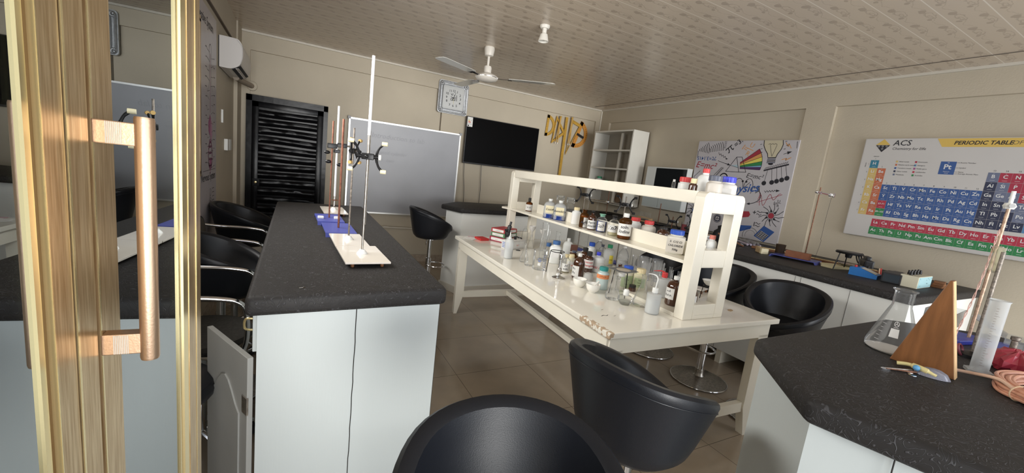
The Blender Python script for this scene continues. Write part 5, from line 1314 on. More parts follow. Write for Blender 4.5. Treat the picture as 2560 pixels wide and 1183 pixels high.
# nest of clear plastic cups and tubes wrapped in film
cups = [((2.53, 2.42), .040, .13, 0), ((2.49, 2.32), .042, .15, .1), ((2.44, 2.24), .040, .16, -.12), ((2.52, 2.20), .040, .155, .08), ((2.38, 2.17), .036, .14, .15), ((2.46, 2.12), .038, .15, -.05)]
for k, ((x, y), r, h, ln) in enumerate(cups):
    t = thing('measuring_cup', ('clear plastic beaker farthest left in the film-wrapped cluster', 'clear plastic beaker second from the left in the wrapped cluster', 'clear plastic beaker leaning left in the middle of the cluster', 'tall clear plastic beaker at the back of the wrapped cluster', 'clear plastic beaker leaning right, front of the wrapped cluster', 'clear plastic beaker nearest the test tubes in the cluster')[k], 'beaker', (x, y, TZ), 0)
    t.rotation_euler = (0, 0, k)
    b = MB(); n = 30; vs = []; fs = []
    for j, (rr, zz) in enumerate(((r * .8, 0), (r * .84, h * .3), (r * .9, h * .6), (r * .98, h * .85), (r * 1.05, h))):
        for i in range(n):
            a = 2 * PI * i / n; w_ = 1 + .05 * math.sin(3 * a + j + k) + .04 * math.sin(7 * a + 2 * j); vs.append((rr * w_ * math.cos(a), rr * w_ * math.sin(a), zz))
    for j in range(4):
        for i in range(n): fs.append((j * n + i, j * n + (i + 1) % n, (j + 1) * n + (i + 1) % n, (j + 1) * n + i))
    fs.append(list(range(n))[::-1]); b.add(vs, fs, bag_m, True); b.build('body', bag_m, t)
for k, (x, y, h, m_) in enumerate(((2.30, 2.02, .165, bag_m), (2.33, 1.96, .15, bag_m), (2.27, 1.95, .19, glass), (2.30, 1.88, .18, glass), (2.265, 1.84, .17, glass), (2.34, 1.84, .16, glass))):
    b = MB(); b.lathe([(.0001, .001), (.007, .004), (.0095, .012), (.0095, h - .004), (.012, h), (.009, h)], m_, 18, caps=False)
    tag(b.build('test_tube', m_, loc=(x, y, TZ)), 'upright clear test tube in the bunch behind the red-capped wash bottle', 'test tube', 'test tubes standing on the table')
t = thing('plastic_bag', 'crumpled clear plastic bag of glassware behind the rack end frame', 'bag', (2.31, 1.75, TZ)); b = MB(); n = 26; vs = []; fs = []
for j, (rr, zz) in enumerate(((.045, 0), (.06, .03), (.055, .08), (.05, .12), (.055, .15), (.035, .17))):
    for i in range(n): a = 2 * PI * i / n; w_ = 1 + random.uniform(-.13, .13); vs.append((rr * w_ * math.cos(a), rr * w_ * math.sin(a), zz + random.uniform(-.006, .006) * (j > 0)))
for j in range(5):
    for i in range(n): fs.append((j * n + i, j * n + (i + 1) % n, (j + 1) * n + (i + 1) % n, (j + 1) * n + i))
b.add(vs, fs, bag_m); b.build('film', bag_m, t)
# right side of the table, seen through the lower window of the rack
wire_tripod('tripod_stand', 'little black tripod under the white evaporating dish', 2.48, 1.70, TZ, .034, .095, rot=.4)
t = thing('evaporating_dish', 'shallow white porcelain dish on the little black tripod', 'dish', (2.48, 1.70, TZ + .0985)); MB().lathe([(.0001, -.012), (.02, -.010), (.036, .004), (.046, .022), (.048, .024), (.044, .024), (.034, .008), (.018, -.005), (.0001, -.007)], porcelain, 36, Matrix.Translation((0, 0, .012))).build('bowl', porcelain, t)
t = thing('ceramic_tile', 'square glazed tile raised on feet on the far side of the table', 'tile', (2.60, 1.86, TZ), .3); MB().box(-.055, .055, -.05, .05, .022, .030, None, bev=.001).build('plate', tile_glaze, t)
for sx in (-1, 1):
    for sy in (-1, 1): MB().box(sx * .045 - .006, sx * .045 + .006, sy * .04 - .006, sy * .04 + .006, 0, .022).build('foot', wood_brown, t)
t = thing('grey_box', 'flat grey slotted box lying behind the rack end frame', 'box', (2.36, 1.58, TZ), .25); b = MB(); b.box(-.045, .045, -.028, .028, 0, .016, None, bev=.002); b.build('body', mat('grey_painted', (.25, .24, .23), .5), t)
b = MB()
for k in range(8): b.box(-.038 + k * .01, -.036 + k * .01, -.022, .022, .016, .0175)
b.build('slots', ink, t)
b = MB(); b.prism([(0, 0), (.03, -.01), (.045, .005), (.02, .02), (.0, .014)], 0, .004); tag(b.build('paper_scrap', mat('brown_paper', (.40, .28, .17), .7), loc=(2.42, 1.48, TZ), rotz=.5), 'torn scrap of brown paper at the right edge of the cream table', 'scrap')

# back left of the table: boxes, papers, microscope-like items
def carton(label, x, y, z, a, sx, sy, sz, m_, stripes=None, txt=None, cat='box', txtm=None):
    t = thing('carton', label, cat, (x, y, z), a); MB().box(-sx / 2, sx / 2, -sy / 2, sy / 2, 0, sz, None, bev=.0015).build('body', m_, t)
    if stripes or txt:
        b = MB(); P = Plane(b, (0, -sy / 2 - .0006, 0), (1, 0, 0), (0, 0, 1)); P.rect(-sx * .42, sz * .18, sx * .42, sz * .82, paper, .0003)
        if txt: P.text(txt, 0, sz * .32, sz * .42, txtm or ink, align='CENTER', bold=.01)
        P2 = Plane(b, (-sx / 2 - .0006, 0, 0), (0, -1, 0), (0, 0, 1))
        if stripes:
            for k in range(4): P2.rect(-sy * .40, sz * (.18 + .17 * k), sy * .40, sz * (.25 + .17 * k), stripes, .0003)
        else: P2.rect(-sy * .40, sz * .2, sy * .40, sz * .8, paper, .0003); P2.text(txt or '', 0, sz * .34, sz * .36, txtm or ink, align='CENTER', bold=.01)
        b.build('print', paper, t)
    return t
redbox = mat('red_carton', (.42, .05, .06), .5); crim = mat('crimson_carton', (.36, .03, .07), .5); grn = mat('green_carton', (.10, .25, .12), .5)
carton('dark red carton at the bottom of the stack on the table corner', 1.865, 3.60, TZ, .5, .23, .17, .046, crim, None, '~~~', txtm=redbox)
carton('green and white carton in the middle of the stack', 1.870, 3.60, TZ + .0465, .5, .22, .165, .042, grn, None, '~~~~~')
carton('red and white carton on top of the stack', 1.868, 3.60, TZ + .089, .52, .22, .165, .040, redbox, None, '~~~~~~')
carton('blue-striped white carton lying in front of the carton stack', 1.80, 3.25, TZ, .45, .24, .10, .082, mat('white_carton', (.68, .66, .63), .55), stripes=blue_print, txt='~~', txtm=pink_cap)
carton('little red box beside the papers at the far left corner of the table', 1.640, 3.62, TZ, .15, .095, .12, .022, mat('bright_red_card', (.50, .03, .03), .5))
t = thing('paper_sheets', 'white and pink sheets of paper on the far left table corner', 'paper', (0, 0, 0))
for k, (x, y, a, m_) in enumerate(((1.575, 3.70, .3, paper), (1.62, 3.74, -.2, mat('pink_paper', (.62, .45, .48), .7)), (1.545, 3.66, .7, paper))):
    b = MB(); b.box(-.07, .07, -.05, .05, 0, .0008, None, Matrix.Translation((x, y, TZ + k * .001)) @ Matrix.Rotation(a, 4, 'Z')); b.build('sheet', m_, t)
t = thing('eyepiece_tube', 'black plastic microscope body standing on the striped carton', 'microscope', (1.735, 3.27, TZ + .083), .2)
b = MB(); b.tube(bez([(0, 0, .0), (0, 0, .03), (.002, 0, .06), (.018, 0, .12), (.028, 0, .16)]), [.020] * 9 + [.026] * 8 + [.019] * 8 + [.010] * 8, black_pl, 14); b.box(-.03, .02, -.012, .012, .07, .09, bev=.003); b.build('body', black_pl, t)
b = MB(); b.lathe([(0, .004), (.021, .004), (.021, .018), (0, .018)], chrome, 20); b.build('chrome_ring', chrome, t)
t = thing('burette_holder', 'small glass tube held by a black clip behind the squeeze bottle', 'clip', (1.80, 3.15, TZ), 0)
b = MB(); b.tube([(0, 0, .0), (0, 0, .19)], .006, glass, 10); b.build('tube', glass, t)
b = MB(); b.tube(bez([(-.05, 0, .115), (-.03, 0, .125), (-.01, .01, .118), (.012, .012, .115), (.016, -.01, .112)]), .006, black_pl, 8); b.box(-.055, -.035, -.008, .008, .10, .13, bev=.002); b.build('clip', black_pl, t)
b = MB(); b.lathe([(0, 0), (.02, 0), (.02, .004), (0, .004)], black_pl, 16); b.build('foot', black_pl, t)
# funnels, flasks and tall things in the back half of the table
def funnel(x, y, h, label):
    t = thing('funnel_flask', label, 'flask', (x, y, TZ)); b = MB(); b.lathe([(.0001, .001), (.032, .003), (.034, .012), (.012, h * .45), (.010, h * .6), (.012, h * .62)], glass, 28, caps=False); b.build('flask', glass, t)
    b = MB(); b.lathe([(.004, h * .5), (.005, h * .72), (.030, h * .90), (.032, h), (.030, h), (.027, h * .91), (.004, h * .73)], mat('frosted_glass', (.55, .53, .50), .3), 28, caps=False); b.build('funnel', None, t)
funnel(1.99, 3.26, .215, 'glass flask with a frosted funnel left of the tall measuring cylinder'); funnel(2.055, 3.17, .20, 'glass flask with a grey funnel just behind the measuring cylinder')
flask('round_flask', 'tall clear flask with tubing behind the blue-capped square bottle', 2.06, 2.93, TZ, .045, .225, None, neck=.35)
cylinder_glass(1.99, 2.98, TZ, .016, .23, 'thin clear measuring cylinder behind the square blue-capped bottle')
bottle('plastic_bottle', 'small milky bottle with a blue cap hidden behind the square bottle', 1.93, 2.86, TZ, .03, .135, glass, steel_blue_cap, capr=.022, caph=.03, neckr=.018, shoulder=.6)
bottle('dropper_flask', 'little clear aspirator flask on the back edge of the table', 2.02, 3.44, TZ, .030, .20, glass, neckr=.008, shoulder=.45)
bottle('plastic_jug', 'white plastic jug lying among the glassware behind the square bottle', 2.20, 2.95, TZ, .045, .165, poly, white_pl, capr=.016, caph=.02, neckr=.014, shoulder=.62, sq=.5)
t = thing('brown_carton', 'dark brown folded carton leaning behind the small squeeze bottle', 'box', (2.155, 2.80, TZ), .9, rot=(.0, .35, .9)); b = MB(); b.box(-.035, .035, -.03, .03, .012, .13, bev=.002); b.build('body', mat('brown_carton', (.10, .035, .02), .4), t); b = MB(); b.box(-.036, .036, -.031, .031, .06, .066); b.build('white_stripe', paper, t)
t = bottle('squeeze_bottle', 'small milky squeeze bottle with bent glass tube in the table middle', 2.20, 2.70, TZ, .034, .135, poly_clear, white_pl, capr=.013, caph=.02, neckr=.011, shoulder=.62)
b = MB(); b.tube(bez([(0, 0, .13), (0, 0, .17), (0, -.006, .185), (0, -.02, .186)]), .003, glass, 8); b.build('bent_tube', glass, t)
bottle('reagent_bottle', 'brown stoppered bottle with cream label behind the soln bottle', 1.98, 2.56, TZ, .036, .135, amber_l, neckr=.016, shoulder=.6, stopper=gray_cap, caph=.025)
bottle('plastic_bottle', 'cream bottle with red print behind the soln bottle', 1.895, 2.475, TZ, .033, .125, mat('cream_hdpe', (.7, .66, .52)), cream_cap, capr=.022, caph=.024, neckr=.02, shoulder=.72, lab=(.1, .6, 50), text='~~', textcol=ink_red, tsize=.03)
bottle('reagent_bottle', 'small clear bottle with a dark stopper behind the green-capped bottle', 2.45, 2.77, TZ, .03, .15, glass, neckr=.013, stopper=gray_cap, caph=.02)
bottle('small_jar', 'small clear dropper vial with a brown cap in front of the yellow label', 2.155, 2.215, TZ, .020, .115, glass, amber, capr=.014, caph=.022, neckr=.012, shoulder=.6)
bottle('glass_jar', 'clear square jar with metal lid between gauze and green-labelled bottle', 1.93, 1.955, TZ, .030, .12, glass, white_pl, capr=.024, caph=.02, neckr=.022, shoulder=.8)

# --- middle shelf of the rack
SZ = .8 + .3285
bottle('dropper_bottle', 'small brown dropper bottle alone at the far end of the middle shelf', 2.075, 3.52, SZ, .034, .132, amber_l, dark_cap, capr=.014, caph=.036, neckr=.012, shoulder=.58, lab=(.05, .5, 85), text='~~', tsize=.03)
for k, (dx, dy) in enumerate(((-.018, .062), (.012, -.058))):
    def label_(t, r, h, k=k):
        q = MB(); q.lathe([(.0001, .003), (r * 1.01, .003, .5), (r * 1.01, h * .22, .5), (.0001, h * .22)], liq_blue, 28); q.build('blue_liquid', liq_blue, t)
    bottle('plastic_jug', ('milky jug with blue liquid, the farther of two on the middle shelf', 'milky jug with blue liquid and handwriting, the nearer of two')[k], 2.03 + dx, 2.985 + dy, SZ, .052, .172, poly_clear, white_pl, capr=.018, caph=.018, neckr=.016, shoulder=.66, sq=.6, lab=(.28, .66, 45), labcol=cream_pl, text=('Cuso4', 'Benedicts')[k], tsize=.026, extra=label_)
for k, (x, y) in enumerate(((2.20, 3.17), (2.19, 2.99))):
    t = thing('storage_jar', ('clear glass jar with flanged lid, farther of two on the middle shelf', 'clear glass jar with flanged lid, nearer of two on the middle shelf')[k], 'jar', (x, y, SZ)); b = MB(); b.lathe([(.0001, .002), (.034, 0), (.036, .008), (.036, .125), (.026, .142), (.024, .150)], glass, 32, caps=False); b.build('body', glass, t)
    b = MB(); b.lathe([(.024, .150), (.038, .154), (.036, .185), (.040, .200), (.038, .202), (.034, .186), (.0001, .160)], glass, 32, caps=False); b.build('lid', glass, t)
bottle('plastic_bottle', 'plain white plastic bottle with cream cap on the middle shelf', 2.059, 2.71, SZ, .037, .142, poly, cream_cap, capr=.024, caph=.024, neckr=.021, shoulder=.72, lab=(.04, .55, 60), labcol=paper)
bottle('reagent_bottle', 'brown bottle of dark liquid marked AgNO on the middle shelf', 2.026, 2.557, SZ, .036, .143, amber_l, neckr=.017, shoulder=.66, lab=(.03, .58, 30, 25), text='AgNO', tsize=.032, stopper=amber_l, caph=.020, liquid=(liq_dark, .85))
bottle('reagent_bottle', 'dark stoppered bottle with handwritten label between brown and blue ones', 2.025, 2.455, SZ, .033, .150, amber, neckr=.012, shoulder=.58, lab=(.06, .50, 80), text='Ferric|chloride', tsize=.024, stopper=dark_cap, caph=.030)
bottle('reagent_bottle', 'clear bottle of deep blue liquid with green stopper on the middle shelf', 2.045, 2.366, SZ, .038, .138, glass, neckr=.018, shoulder=.66, lab=(.08, .58, 42, 0), text='Cu2+', tsize=.034, stopper=mat('pale_green_stopper', (.25, .50, .38), .4), caph=.022, liquid=(liq_blue, .9))
bottle('reagent_bottle', 'clear bottle of pale liquid labelled Zn on the middle shelf', 2.039, 2.225, SZ, .040, .147, glass, neckr=.015, shoulder=.58, lab=(.18, .52, 80), text='Zn2+', tsize=.040, stopper=dark_cap, caph=.024, liquid=(liq_pale, .55))
t = bottle('reagent_bottle', 'tall iodine bottle with white cap and large white label', 2.027, 2.10, SZ, .044, .180, amber_l, white_pl, capr=.020, caph=.028, neckr=.016, shoulder=.72, lab=(.14, .60, 85), labcol=paper, text='soln.|Iodine', tsize=.032)
b = MB(); b.lathe([(.0001, .004), (.040, .006), (.042, .025), (.0001, .026)], mat('golden_sediment', (.45, .30, .10), .4), 28); b.lathe([(.0001, .108), (.0425, .108), (.0425, .130), (.030, .142), (.0001, .143)], liq_dark, 28); b.build('iodine_solution', None, t)
bottle('plastic_jar', 'white square jar with red cap, farther of two behind the shelf ledge', 2.195, 2.175, SZ, .042, .148, poly, red_cap, capr=.033, caph=.026, neckr=.028, shoulder=.70, sq=.5)
bottle('plastic_jar', 'white square jar with red cap, nearer of two behind the shelf ledge', 2.185, 2.035, SZ, .050, .146, mat('stained_hdpe', (.62, .58, .52), .4, var=.12, vscale=30), red_cap, capr=.033, caph=.026, neckr=.028, shoulder=.66, sq=.5)
bottle('amber_bottle', 'squat brown jar with orange sticker behind the shelf ledge', 2.19, 1.905, SZ, .042, .125, amber, dark_cap, capr=.026, caph=.018, neckr=.024, shoulder=.66, lab=(.2, .5, 18, 40), labcol=orange_m)
bottle('plastic_jar', 'large white octagonal bottle with blue cap at the near end of the middle shelf', 2.035, 1.665, SZ, .052, .142, mat('ivory_hdpe', (.72, .70, .62), .38), blue_cap, capr=.041, caph=.028, neckr=.036, shoulder=.74, sq=.75, lab=(.06, .66, 75), labcol=mat('off_white_label', (.66, .62, .55), .6), text='5  C12 Cl|CHLORIDE|500g', tsize=.017)
bottle('plastic_bottle', 'small white bottle with faded red cap seen through the rack window', 2.185, 1.535, SZ, .029, .140, poly, pink_cap, capr=.017, caph=.024, neckr=.015, shoulder=.62)

# --- top shelf of the rack
UZ = .8 + .6635
bottle('plastic_jar', 'white jar with red cap, farthest of the five bottles on the top shelf', 2.095, 1.724, UZ, .040, .126, poly, red_cap, capr=.036, caph=.030, neckr=.030, shoulder=.72)
bottle('amber_bottle', 'small dark bottle with cream cap on the top shelf', 2.01, 1.597, UZ, .024, .118, amber, cream_cap, capr=.018, caph=.028, neckr=.016, shoulder=.68)
bottle('plastic_bottle', 'tallest white bottle with red cap on the top shelf', 2.133, 1.622, UZ, .045, .186, poly, red_cap, capr=.019, caph=.026, neckr=.017, shoulder=.60)
bottle('plastic_jar', 'milky jar with slate-grey cap on the top shelf', 2.05, 1.492, UZ, .043, .145, mat('greyish_hdpe', (.58, .54, .48), .35, var=.06), gray_cap, capr=.036, caph=.030, neckr=.031, shoulder=.70, sq=.5)
bottle('plastic_jar', 'white octagonal jar with blue cap, nearest on the top shelf', 2.175, 1.500, UZ, .050, .150, mat('white_hdpe', (.74, .72, .68), .38), dblue_cap, capr=.040, caph=.032, neckr=.035, shoulder=.66, sq=.65, lab=(.35, .55, 30))
t = thing('glass_vial', 'tiny clear vial far along the top shelf', 'vial', (2.20, 1.90, UZ)); MB().lathe([(.0001, .001), (.012, .002), (.012, .09), (.008, .10), (.009, .105)], glass, 16, caps=False).build('body', glass, t); MB().lathe([(0, .095), (.008, .095), (.008, .11), (0, .11)], white_pl, 12).build('cap', white_pl, t)

# --- retort stands
def base_tile(t, sx, sy, m_=tile_glaze, feet=True, off=0):
    MB().box(-sx / 2, sx / 2, -sy / 2 + off, sy / 2 + off, .018, .026, None, bev=.0012).build('base_tile', m_, t)
    if feet:
        for a in (-1, 1):
            for c in (-1, 1): MB().lathe([(0, 0), (.006, 0), (.008, .006), (.006, .018), (0, .018)], wood_brown, 12, Matrix.Translation((a * sx * .33, off + c * sy * .42, 0))).build('foot', wood_brown, t)
    b = MB(); b.lathe([(0, .026), (.024, .026), (.022, .032), (.013, .042), (.012, .046), (0, .046)], white_pl, 24); b.build('rod_socket', white_pl, t)
def butterfly_clamp(t, z, s=1.0, rot=0, tipm=None, dark=None):
    """double burette clamp: block on the rod and two pairs of curved fingers with rubber rollers"""
    tipm = tipm or cream_pl; Mz = Matrix.Translation((0, 0, z)) @ Matrix.Rotation(rot, 4, 'Z') @ Matrix.Scale(s, 4)
    b = MB(); b.box(-.026, .026, -.012, .014, -.014, .014, None, Mz, bev=.004); b.tube([Mz @ Vector((-.046, 0, 0)), Mz @ Vector((.046, 0, 0))], .009 * s, black_iron, 10)
    c = b.build('clamp_body', black_iron, t)
    for sx in (-1, 1):
        for sz in (-1, 1):
            f = MB(); pts = [Mz @ Vector(p) for p in ((sx * .036, 0, sz * .004), (sx * .040, -.004, sz * .022), (sx * .050, -.008, sz * .044), (sx * .066, -.010, sz * .060))]
            f.tube(bez(pts, 5), [.0062 * s] * 6 + [.0052 * s] * 5 + [.006 * s] * 5, black_iron, 8); a = f.build('clamp_finger', black_iron, c)
            r_ = MB(); Mt = Mz @ Matrix.Translation((sx * .070, -.012, sz * .061)) @ Matrix.Rotation(PI / 2, 4, 'Y'); r_.lathe([(0, -.012), (.009, -.012), (.0095, 0), (.009, .012), (0, .012)], tipm, 16, Mt); r_.build('roller_tip', tipm, a)
    k = MB(); k.lathe([(0, 0), (.012, 0), (.013, .010), (0, .012)], white_pl, 16, Mz @ Matrix.Translation((.046, 0, 0)) @ Matrix.Rotation(PI / 2, 4, 'Y')); k.build('clamp_knob', white_pl, c)
    k = MB(); k.tube([Mz @ Vector((0, -.01, 0)), Mz @ Vector((0, -.035, 0))], .004 * s, steel_dull, 8); k.sphere(Mz @ Vector((0, -.038, 0)), .008 * s, black_iron, 8); k.build('clamp_screw', black_iron, c)
IZ = 1.0225
t = thing('retort_stand', 'nearest stand on the left island, tile base, black double clamp and tall clear tube', 'retort stand', (.277, 1.92, IZ), .04)
base_tile(t, .186, .33); b = MB(); b.tube([(0, 0, .04), (0, 0, .60)], .0048, steel_dull, 12); b.build('rod', steel_dull, t)
butterfly_clamp(t, .468, 1.0, math.radians(-18))
b = MB(); b.tube([(.006, .010, .16), (.006, .010, .58)], .0042, steel_dull, 8); b.build('burette_stem', steel_dull, t)
b = MB(); b.lathe([(.0065, .56), (.0065, .893), (.0055, .893)], mat('opal_tube', (.80, .80, .82), .1, coat=.5), 16, caps=False); b.build('glass_tube', None, t)
t = thing('retort_stand', 'second tile-based stand on the left island with amber-tipped clamp', 'retort stand', (.252, 2.245, IZ), .03)
base_tile(t, .160, .31); b = MB(); b.tube([(0, 0, .04), (0, 0, .60)], .0045, rust2, 12); b.build('rod', rust2, t); butterfly_clamp(t, .485, .92, math.radians(62), gold_rub)
t = thing('retort_stand', 'rusty red stand on the nearer blue metal base of the left island', 'retort stand', (.232, 2.60, IZ), .02)
def blue_foot(t, sx, sy):
    b = MB(); M2_ = Matrix(((0, 0, 1, 0), (1, 0, 0, 0), (0, 1, 0, 0), (0, 0, 0, 1)))
    b.prism([(-sy / 2, .0), (-sy / 2 + .012, 0), (-sy / 2 + .02, .018), (sy / 2 - .02, .018), (sy / 2 - .012, 0), (sy / 2, 0), (sy / 2 - .012, .024), (-sy / 2 + .012, .024)], -sx / 2, sx / 2, None, M2_); b.build('base_plate', blue_base, t)
blue_foot(t, .165, .365); b = MB(); b.tube([(0, 0, .02), (0, 0, .66)], .006, mat('copper_rust_rod', (.20, .075, .045), .45, .4, var=.3, vscale=60), 12); b.build('rod', None, t)
t = thing('retort_stand', 'thin rusty stand on the farther blue metal base of the left island', 'retort stand', (.205, 2.985, IZ), .02)
blue_foot(t, .160, .36); b = MB(); b.tube([(0, 0, .02), (0, 0, .665)], .005, mat('copper_rust_rod', (.3, .13, .08)), 12); b.build('rod', None, t)
b = MB(); b.tube([(-.02, -.01, .505), (.12, -.0, .515)], .0065, steel_dull, 8); b.box(-.03, .03, -.016, .012, .488, .52, bev=.004); b.box(.03, .09, -.012, .012, .50, .528, bev=.004); b.build('boss_clamp', black_iron, t)
for k, (dx, dz) in enumerate(((-.03, .46), (-.02, .40), (.05, .385))): b = MB(); b.sphere((dx, 0, dz), .012, black_iron, 8, (1.6, 1, 1)); b.build('wing_screw', black_iron, t)
for k, dx in enumerate((-.055, .045)): b = MB(); b.box(dx - .018, dx + .018, -.06, -.03, .024, .040, bev=.004); b.build('clear_clip', poly, t)
t = thing('retort_stand', 'farthest stand on the left island, holding a slim white burette', 'retort stand', (.262, 3.385, IZ), .03)
base_tile(t, .165, .36); b = MB(); b.tube([(0, 0, .04), (0, 0, .52)], .005, rust2, 10); b.build('rod', rust2, t)
b = MB(); b.lathe([(.003, .06), (.003, .13), (.0075, .14), (.0075, .80), (.006, .80)], mat('opal_tube', (.8, .8, .8)), 14, Matrix.Translation((.0, -.03, 0)), caps=False); b.build('burette', None, t)
b = MB(); b.tube([(-.02, -.03, .105), (.025, -.03, .105)], .005, rust, 8); b.build('stopcock', rust, t)
b = MB(); b.box(-.02, .02, -.045, .01, .46, .485, bev=.004); b.build('burette_grip', black_iron, t)
b = MB(); b.tube([(0, 0, .002), (.012, .004, .002), (.02, .0, .002)], .0012, chrome, 5); b.tube([(.012, .004, .002), (.014, .012, .002)], .0012, chrome, 5); tag(b.build('metal_scrap', chrome, loc=(.02, 1.50, IZ)), 'tiny bent silver wire scrap near the front edge of the left island', 'scrap')

# stands behind the rack on the table
def clamp_stand(x, y, h, zc, label, s=1.0, rot=0):
    t = thing('retort_stand', label, 'retort stand', (x, y, TZ)); b = MB(); b.box(-.05, .05, -.07, .07, 0, .012, None, bev=.002); b.build('base', blue_base, t)
    b = MB(); b.tube([(0, 0, .01), (0, 0, h)], .005, rust2, 10); b.build('rod', rust2, t); butterfly_clamp(t, zc, s, rot, black_iron)
clamp_stand(2.545, 3.25, .62, .556, 'stand with black spread clamp, farther of two beyond the rack shelves', 1.15, math.radians(-35))
clamp_stand(2.55, 2.68, .60, .530, 'stand with black spread clamp, nearer of two beyond the rack shelves', 1.1, math.radians(-35))

# ================================================================== THINGS ON THE DEMONSTRATION WORKTOP (right foreground)
DZ = 1.0225
flask('conical_flask', 'large clear conical flask with white printed scale on the black worktop', 1.921, .568, DZ, .075, .228, None, neck=.37, marks=True, content=(mat('chalky_residue', (.45, .42, .38), .6), .02))
t = thing('wooden_wedge', 'tall orange-brown wooden wedge standing before the large flask', 'wedge', (1.825, .375, DZ), math.radians(7))
def wedge():
    # triangle in the local y-z plane, 4 cm thick along x
    b = MB(); M2_ = Matrix(((0, 0, 1, 0), (1, 0, 0, 0), (0, 1, 0, 0), (0, 0, 0, 1)))
    b.prism([(0, 0), (.155, 0), (.070, .302), (.062, .302)], .0, .040, wood, M2_)
    o = b.build('body', wood, t); bv = o.modifiers.new('bevel', 'BEVEL'); bv.width = .002; bv.segments = 2; bv.limit_method = 'ANGLE'
    b = MB(); b.add([(.0005, -.001, .001), (.0395, -.001, .001), (.0395, .0608, .301), (.0005, .0608, .301), (.0005, .001, .001), (.0395, .001, .001), (.0395, .0628, .301), (.0005, .0628, .301)], [(0, 1, 2, 3), (7, 6, 5, 4), (0, 3, 7, 4), (1, 5, 6, 2), (3, 2, 6, 7), (0, 4, 5, 1)]); b.build('edge_face', wood_light, t)
wedge()
t = thing('measuring_cylinder', 'white translucent plastic measuring cylinder right of the wooden wedge', 'measuring cylinder', (2.030, .372, DZ), 2.6)
b = MB(); b.lathe([(.0001, .008), (.022, .008), (.0225, .018), (.0225, .246), (.0255, .252), (.0245, .252), (.0215, .246)], poly_clear, 32, caps=False); b.build('tube', poly_clear, t)
b = MB(); b.prism([(.036 * math.cos(PI / 3 * k), .036 * math.sin(PI / 3 * k)) for k in range(6)], 0, .009); b.build('foot', poly_clear, t)
q = MB()
for k in range(24): band(q, .0231, .03 + k * .0085, .0306 + k * .0085, .6, .85 if k % 5 else 1.1, rust, 4)
q.build('scale', rust, t)
t = thing('retort_stand', 'rusty-speckled rod stand with white boss at its tip, behind the measuring cylinder', 'retort stand', (2.54, .52, DZ), .3)
b = MB(); b.box(-.08, .08, -.12, .10, 0, .012, None, bev=.002); b.build('base_plate', blue_base, t)
b = MB(); b.tube([(0, 0, .01), (0, 0, .57)], .006, mat('tan_speckled_rod', (.40, .27, .19), .45, .5, var=.4, vscale=80), 12); b.build('rod', None, t)
b = MB(); b.tube([(0, 0, .57), (0, 0, .635)], .0068, white_pl, 12); b.build('white_sleeve', white_pl, t)
b = MB(); b.lathe([(0, -.012), (.014, -.012), (.020, 0), (.014, .012), (0, .012)], white_pl, 8, Matrix.Translation((0, 0, .575))); b.tube([(-.04, .0, .572), (.045, 0, .574)], .006, white_pl, 8); b.tube([(-.075, .0, .574), (-.03, .0, .576)], .009, mat('clear_knob', (.5, .5, .5), .1), 8); b.build('boss', white_pl, t)
t = thing('retort_stand', 'shorter dark rusty rod stand directly behind the plastic measuring cylinder', 'retort stand', (2.232, .437, DZ), .3)
b = MB(); b.lathe([(0, 0), (.045, 0), (.045, .012), (.012, .022), (0, .022)], black_iron, 24); b.build('base', black_iron, t)
b = MB(); b.tube([(0, 0, .01), (0, 0, .40)], .006, rust2, 12); b.build('rod', rust2, t)
t = thing('clear_clamp', 'clear yellowed plastic clamp bridging the two rusty rods', 'clamp', (2.335, .468, 1.372), math.radians(15))
yc = clear('yellowed_clear_plastic', (.88, .86, .74), 1.2, .06, .5, .30, (.75, .72, .60))
for sx, rz in ((-1, .12), (1, -.12)):
    b = MB(); b.box(sx * .07 - .022, sx * .07 + .022, -.010, .010, -.045, .045, None, Matrix.Rotation(rz * 2, 4, 'Y'), bev=.003); b.build('jaw', yc, t)
b = MB(); b.box(-.06, .06, -.004, .004, -.003, .004); b.build('bridge', yc, t)
b = MB(); pts = bez([(2.46, .51, 1.50), (2.40, .50, 1.42), (2.34, .49, 1.34), (2.26, .48, 1.24), (2.17, .47, 1.16), (2.12, .47, 1.06), (2.10, .46, 1.03)], 10)
for ph in (0, PI): b.tube([Vector(p) + Vector((.0022 * math.cos(i * .8 + ph), .0022 * math.sin(i * .8 + ph), 0)) for i, p in enumerate(pts)], .0014, mat('red_white_cord', (.66, .42, .36), .7, var=.4, vscale=400), 5)
tag(b.build('twisted_cord', None), 'thin twisted red and white cord hanging from the tallest rusty rod', 'cord')
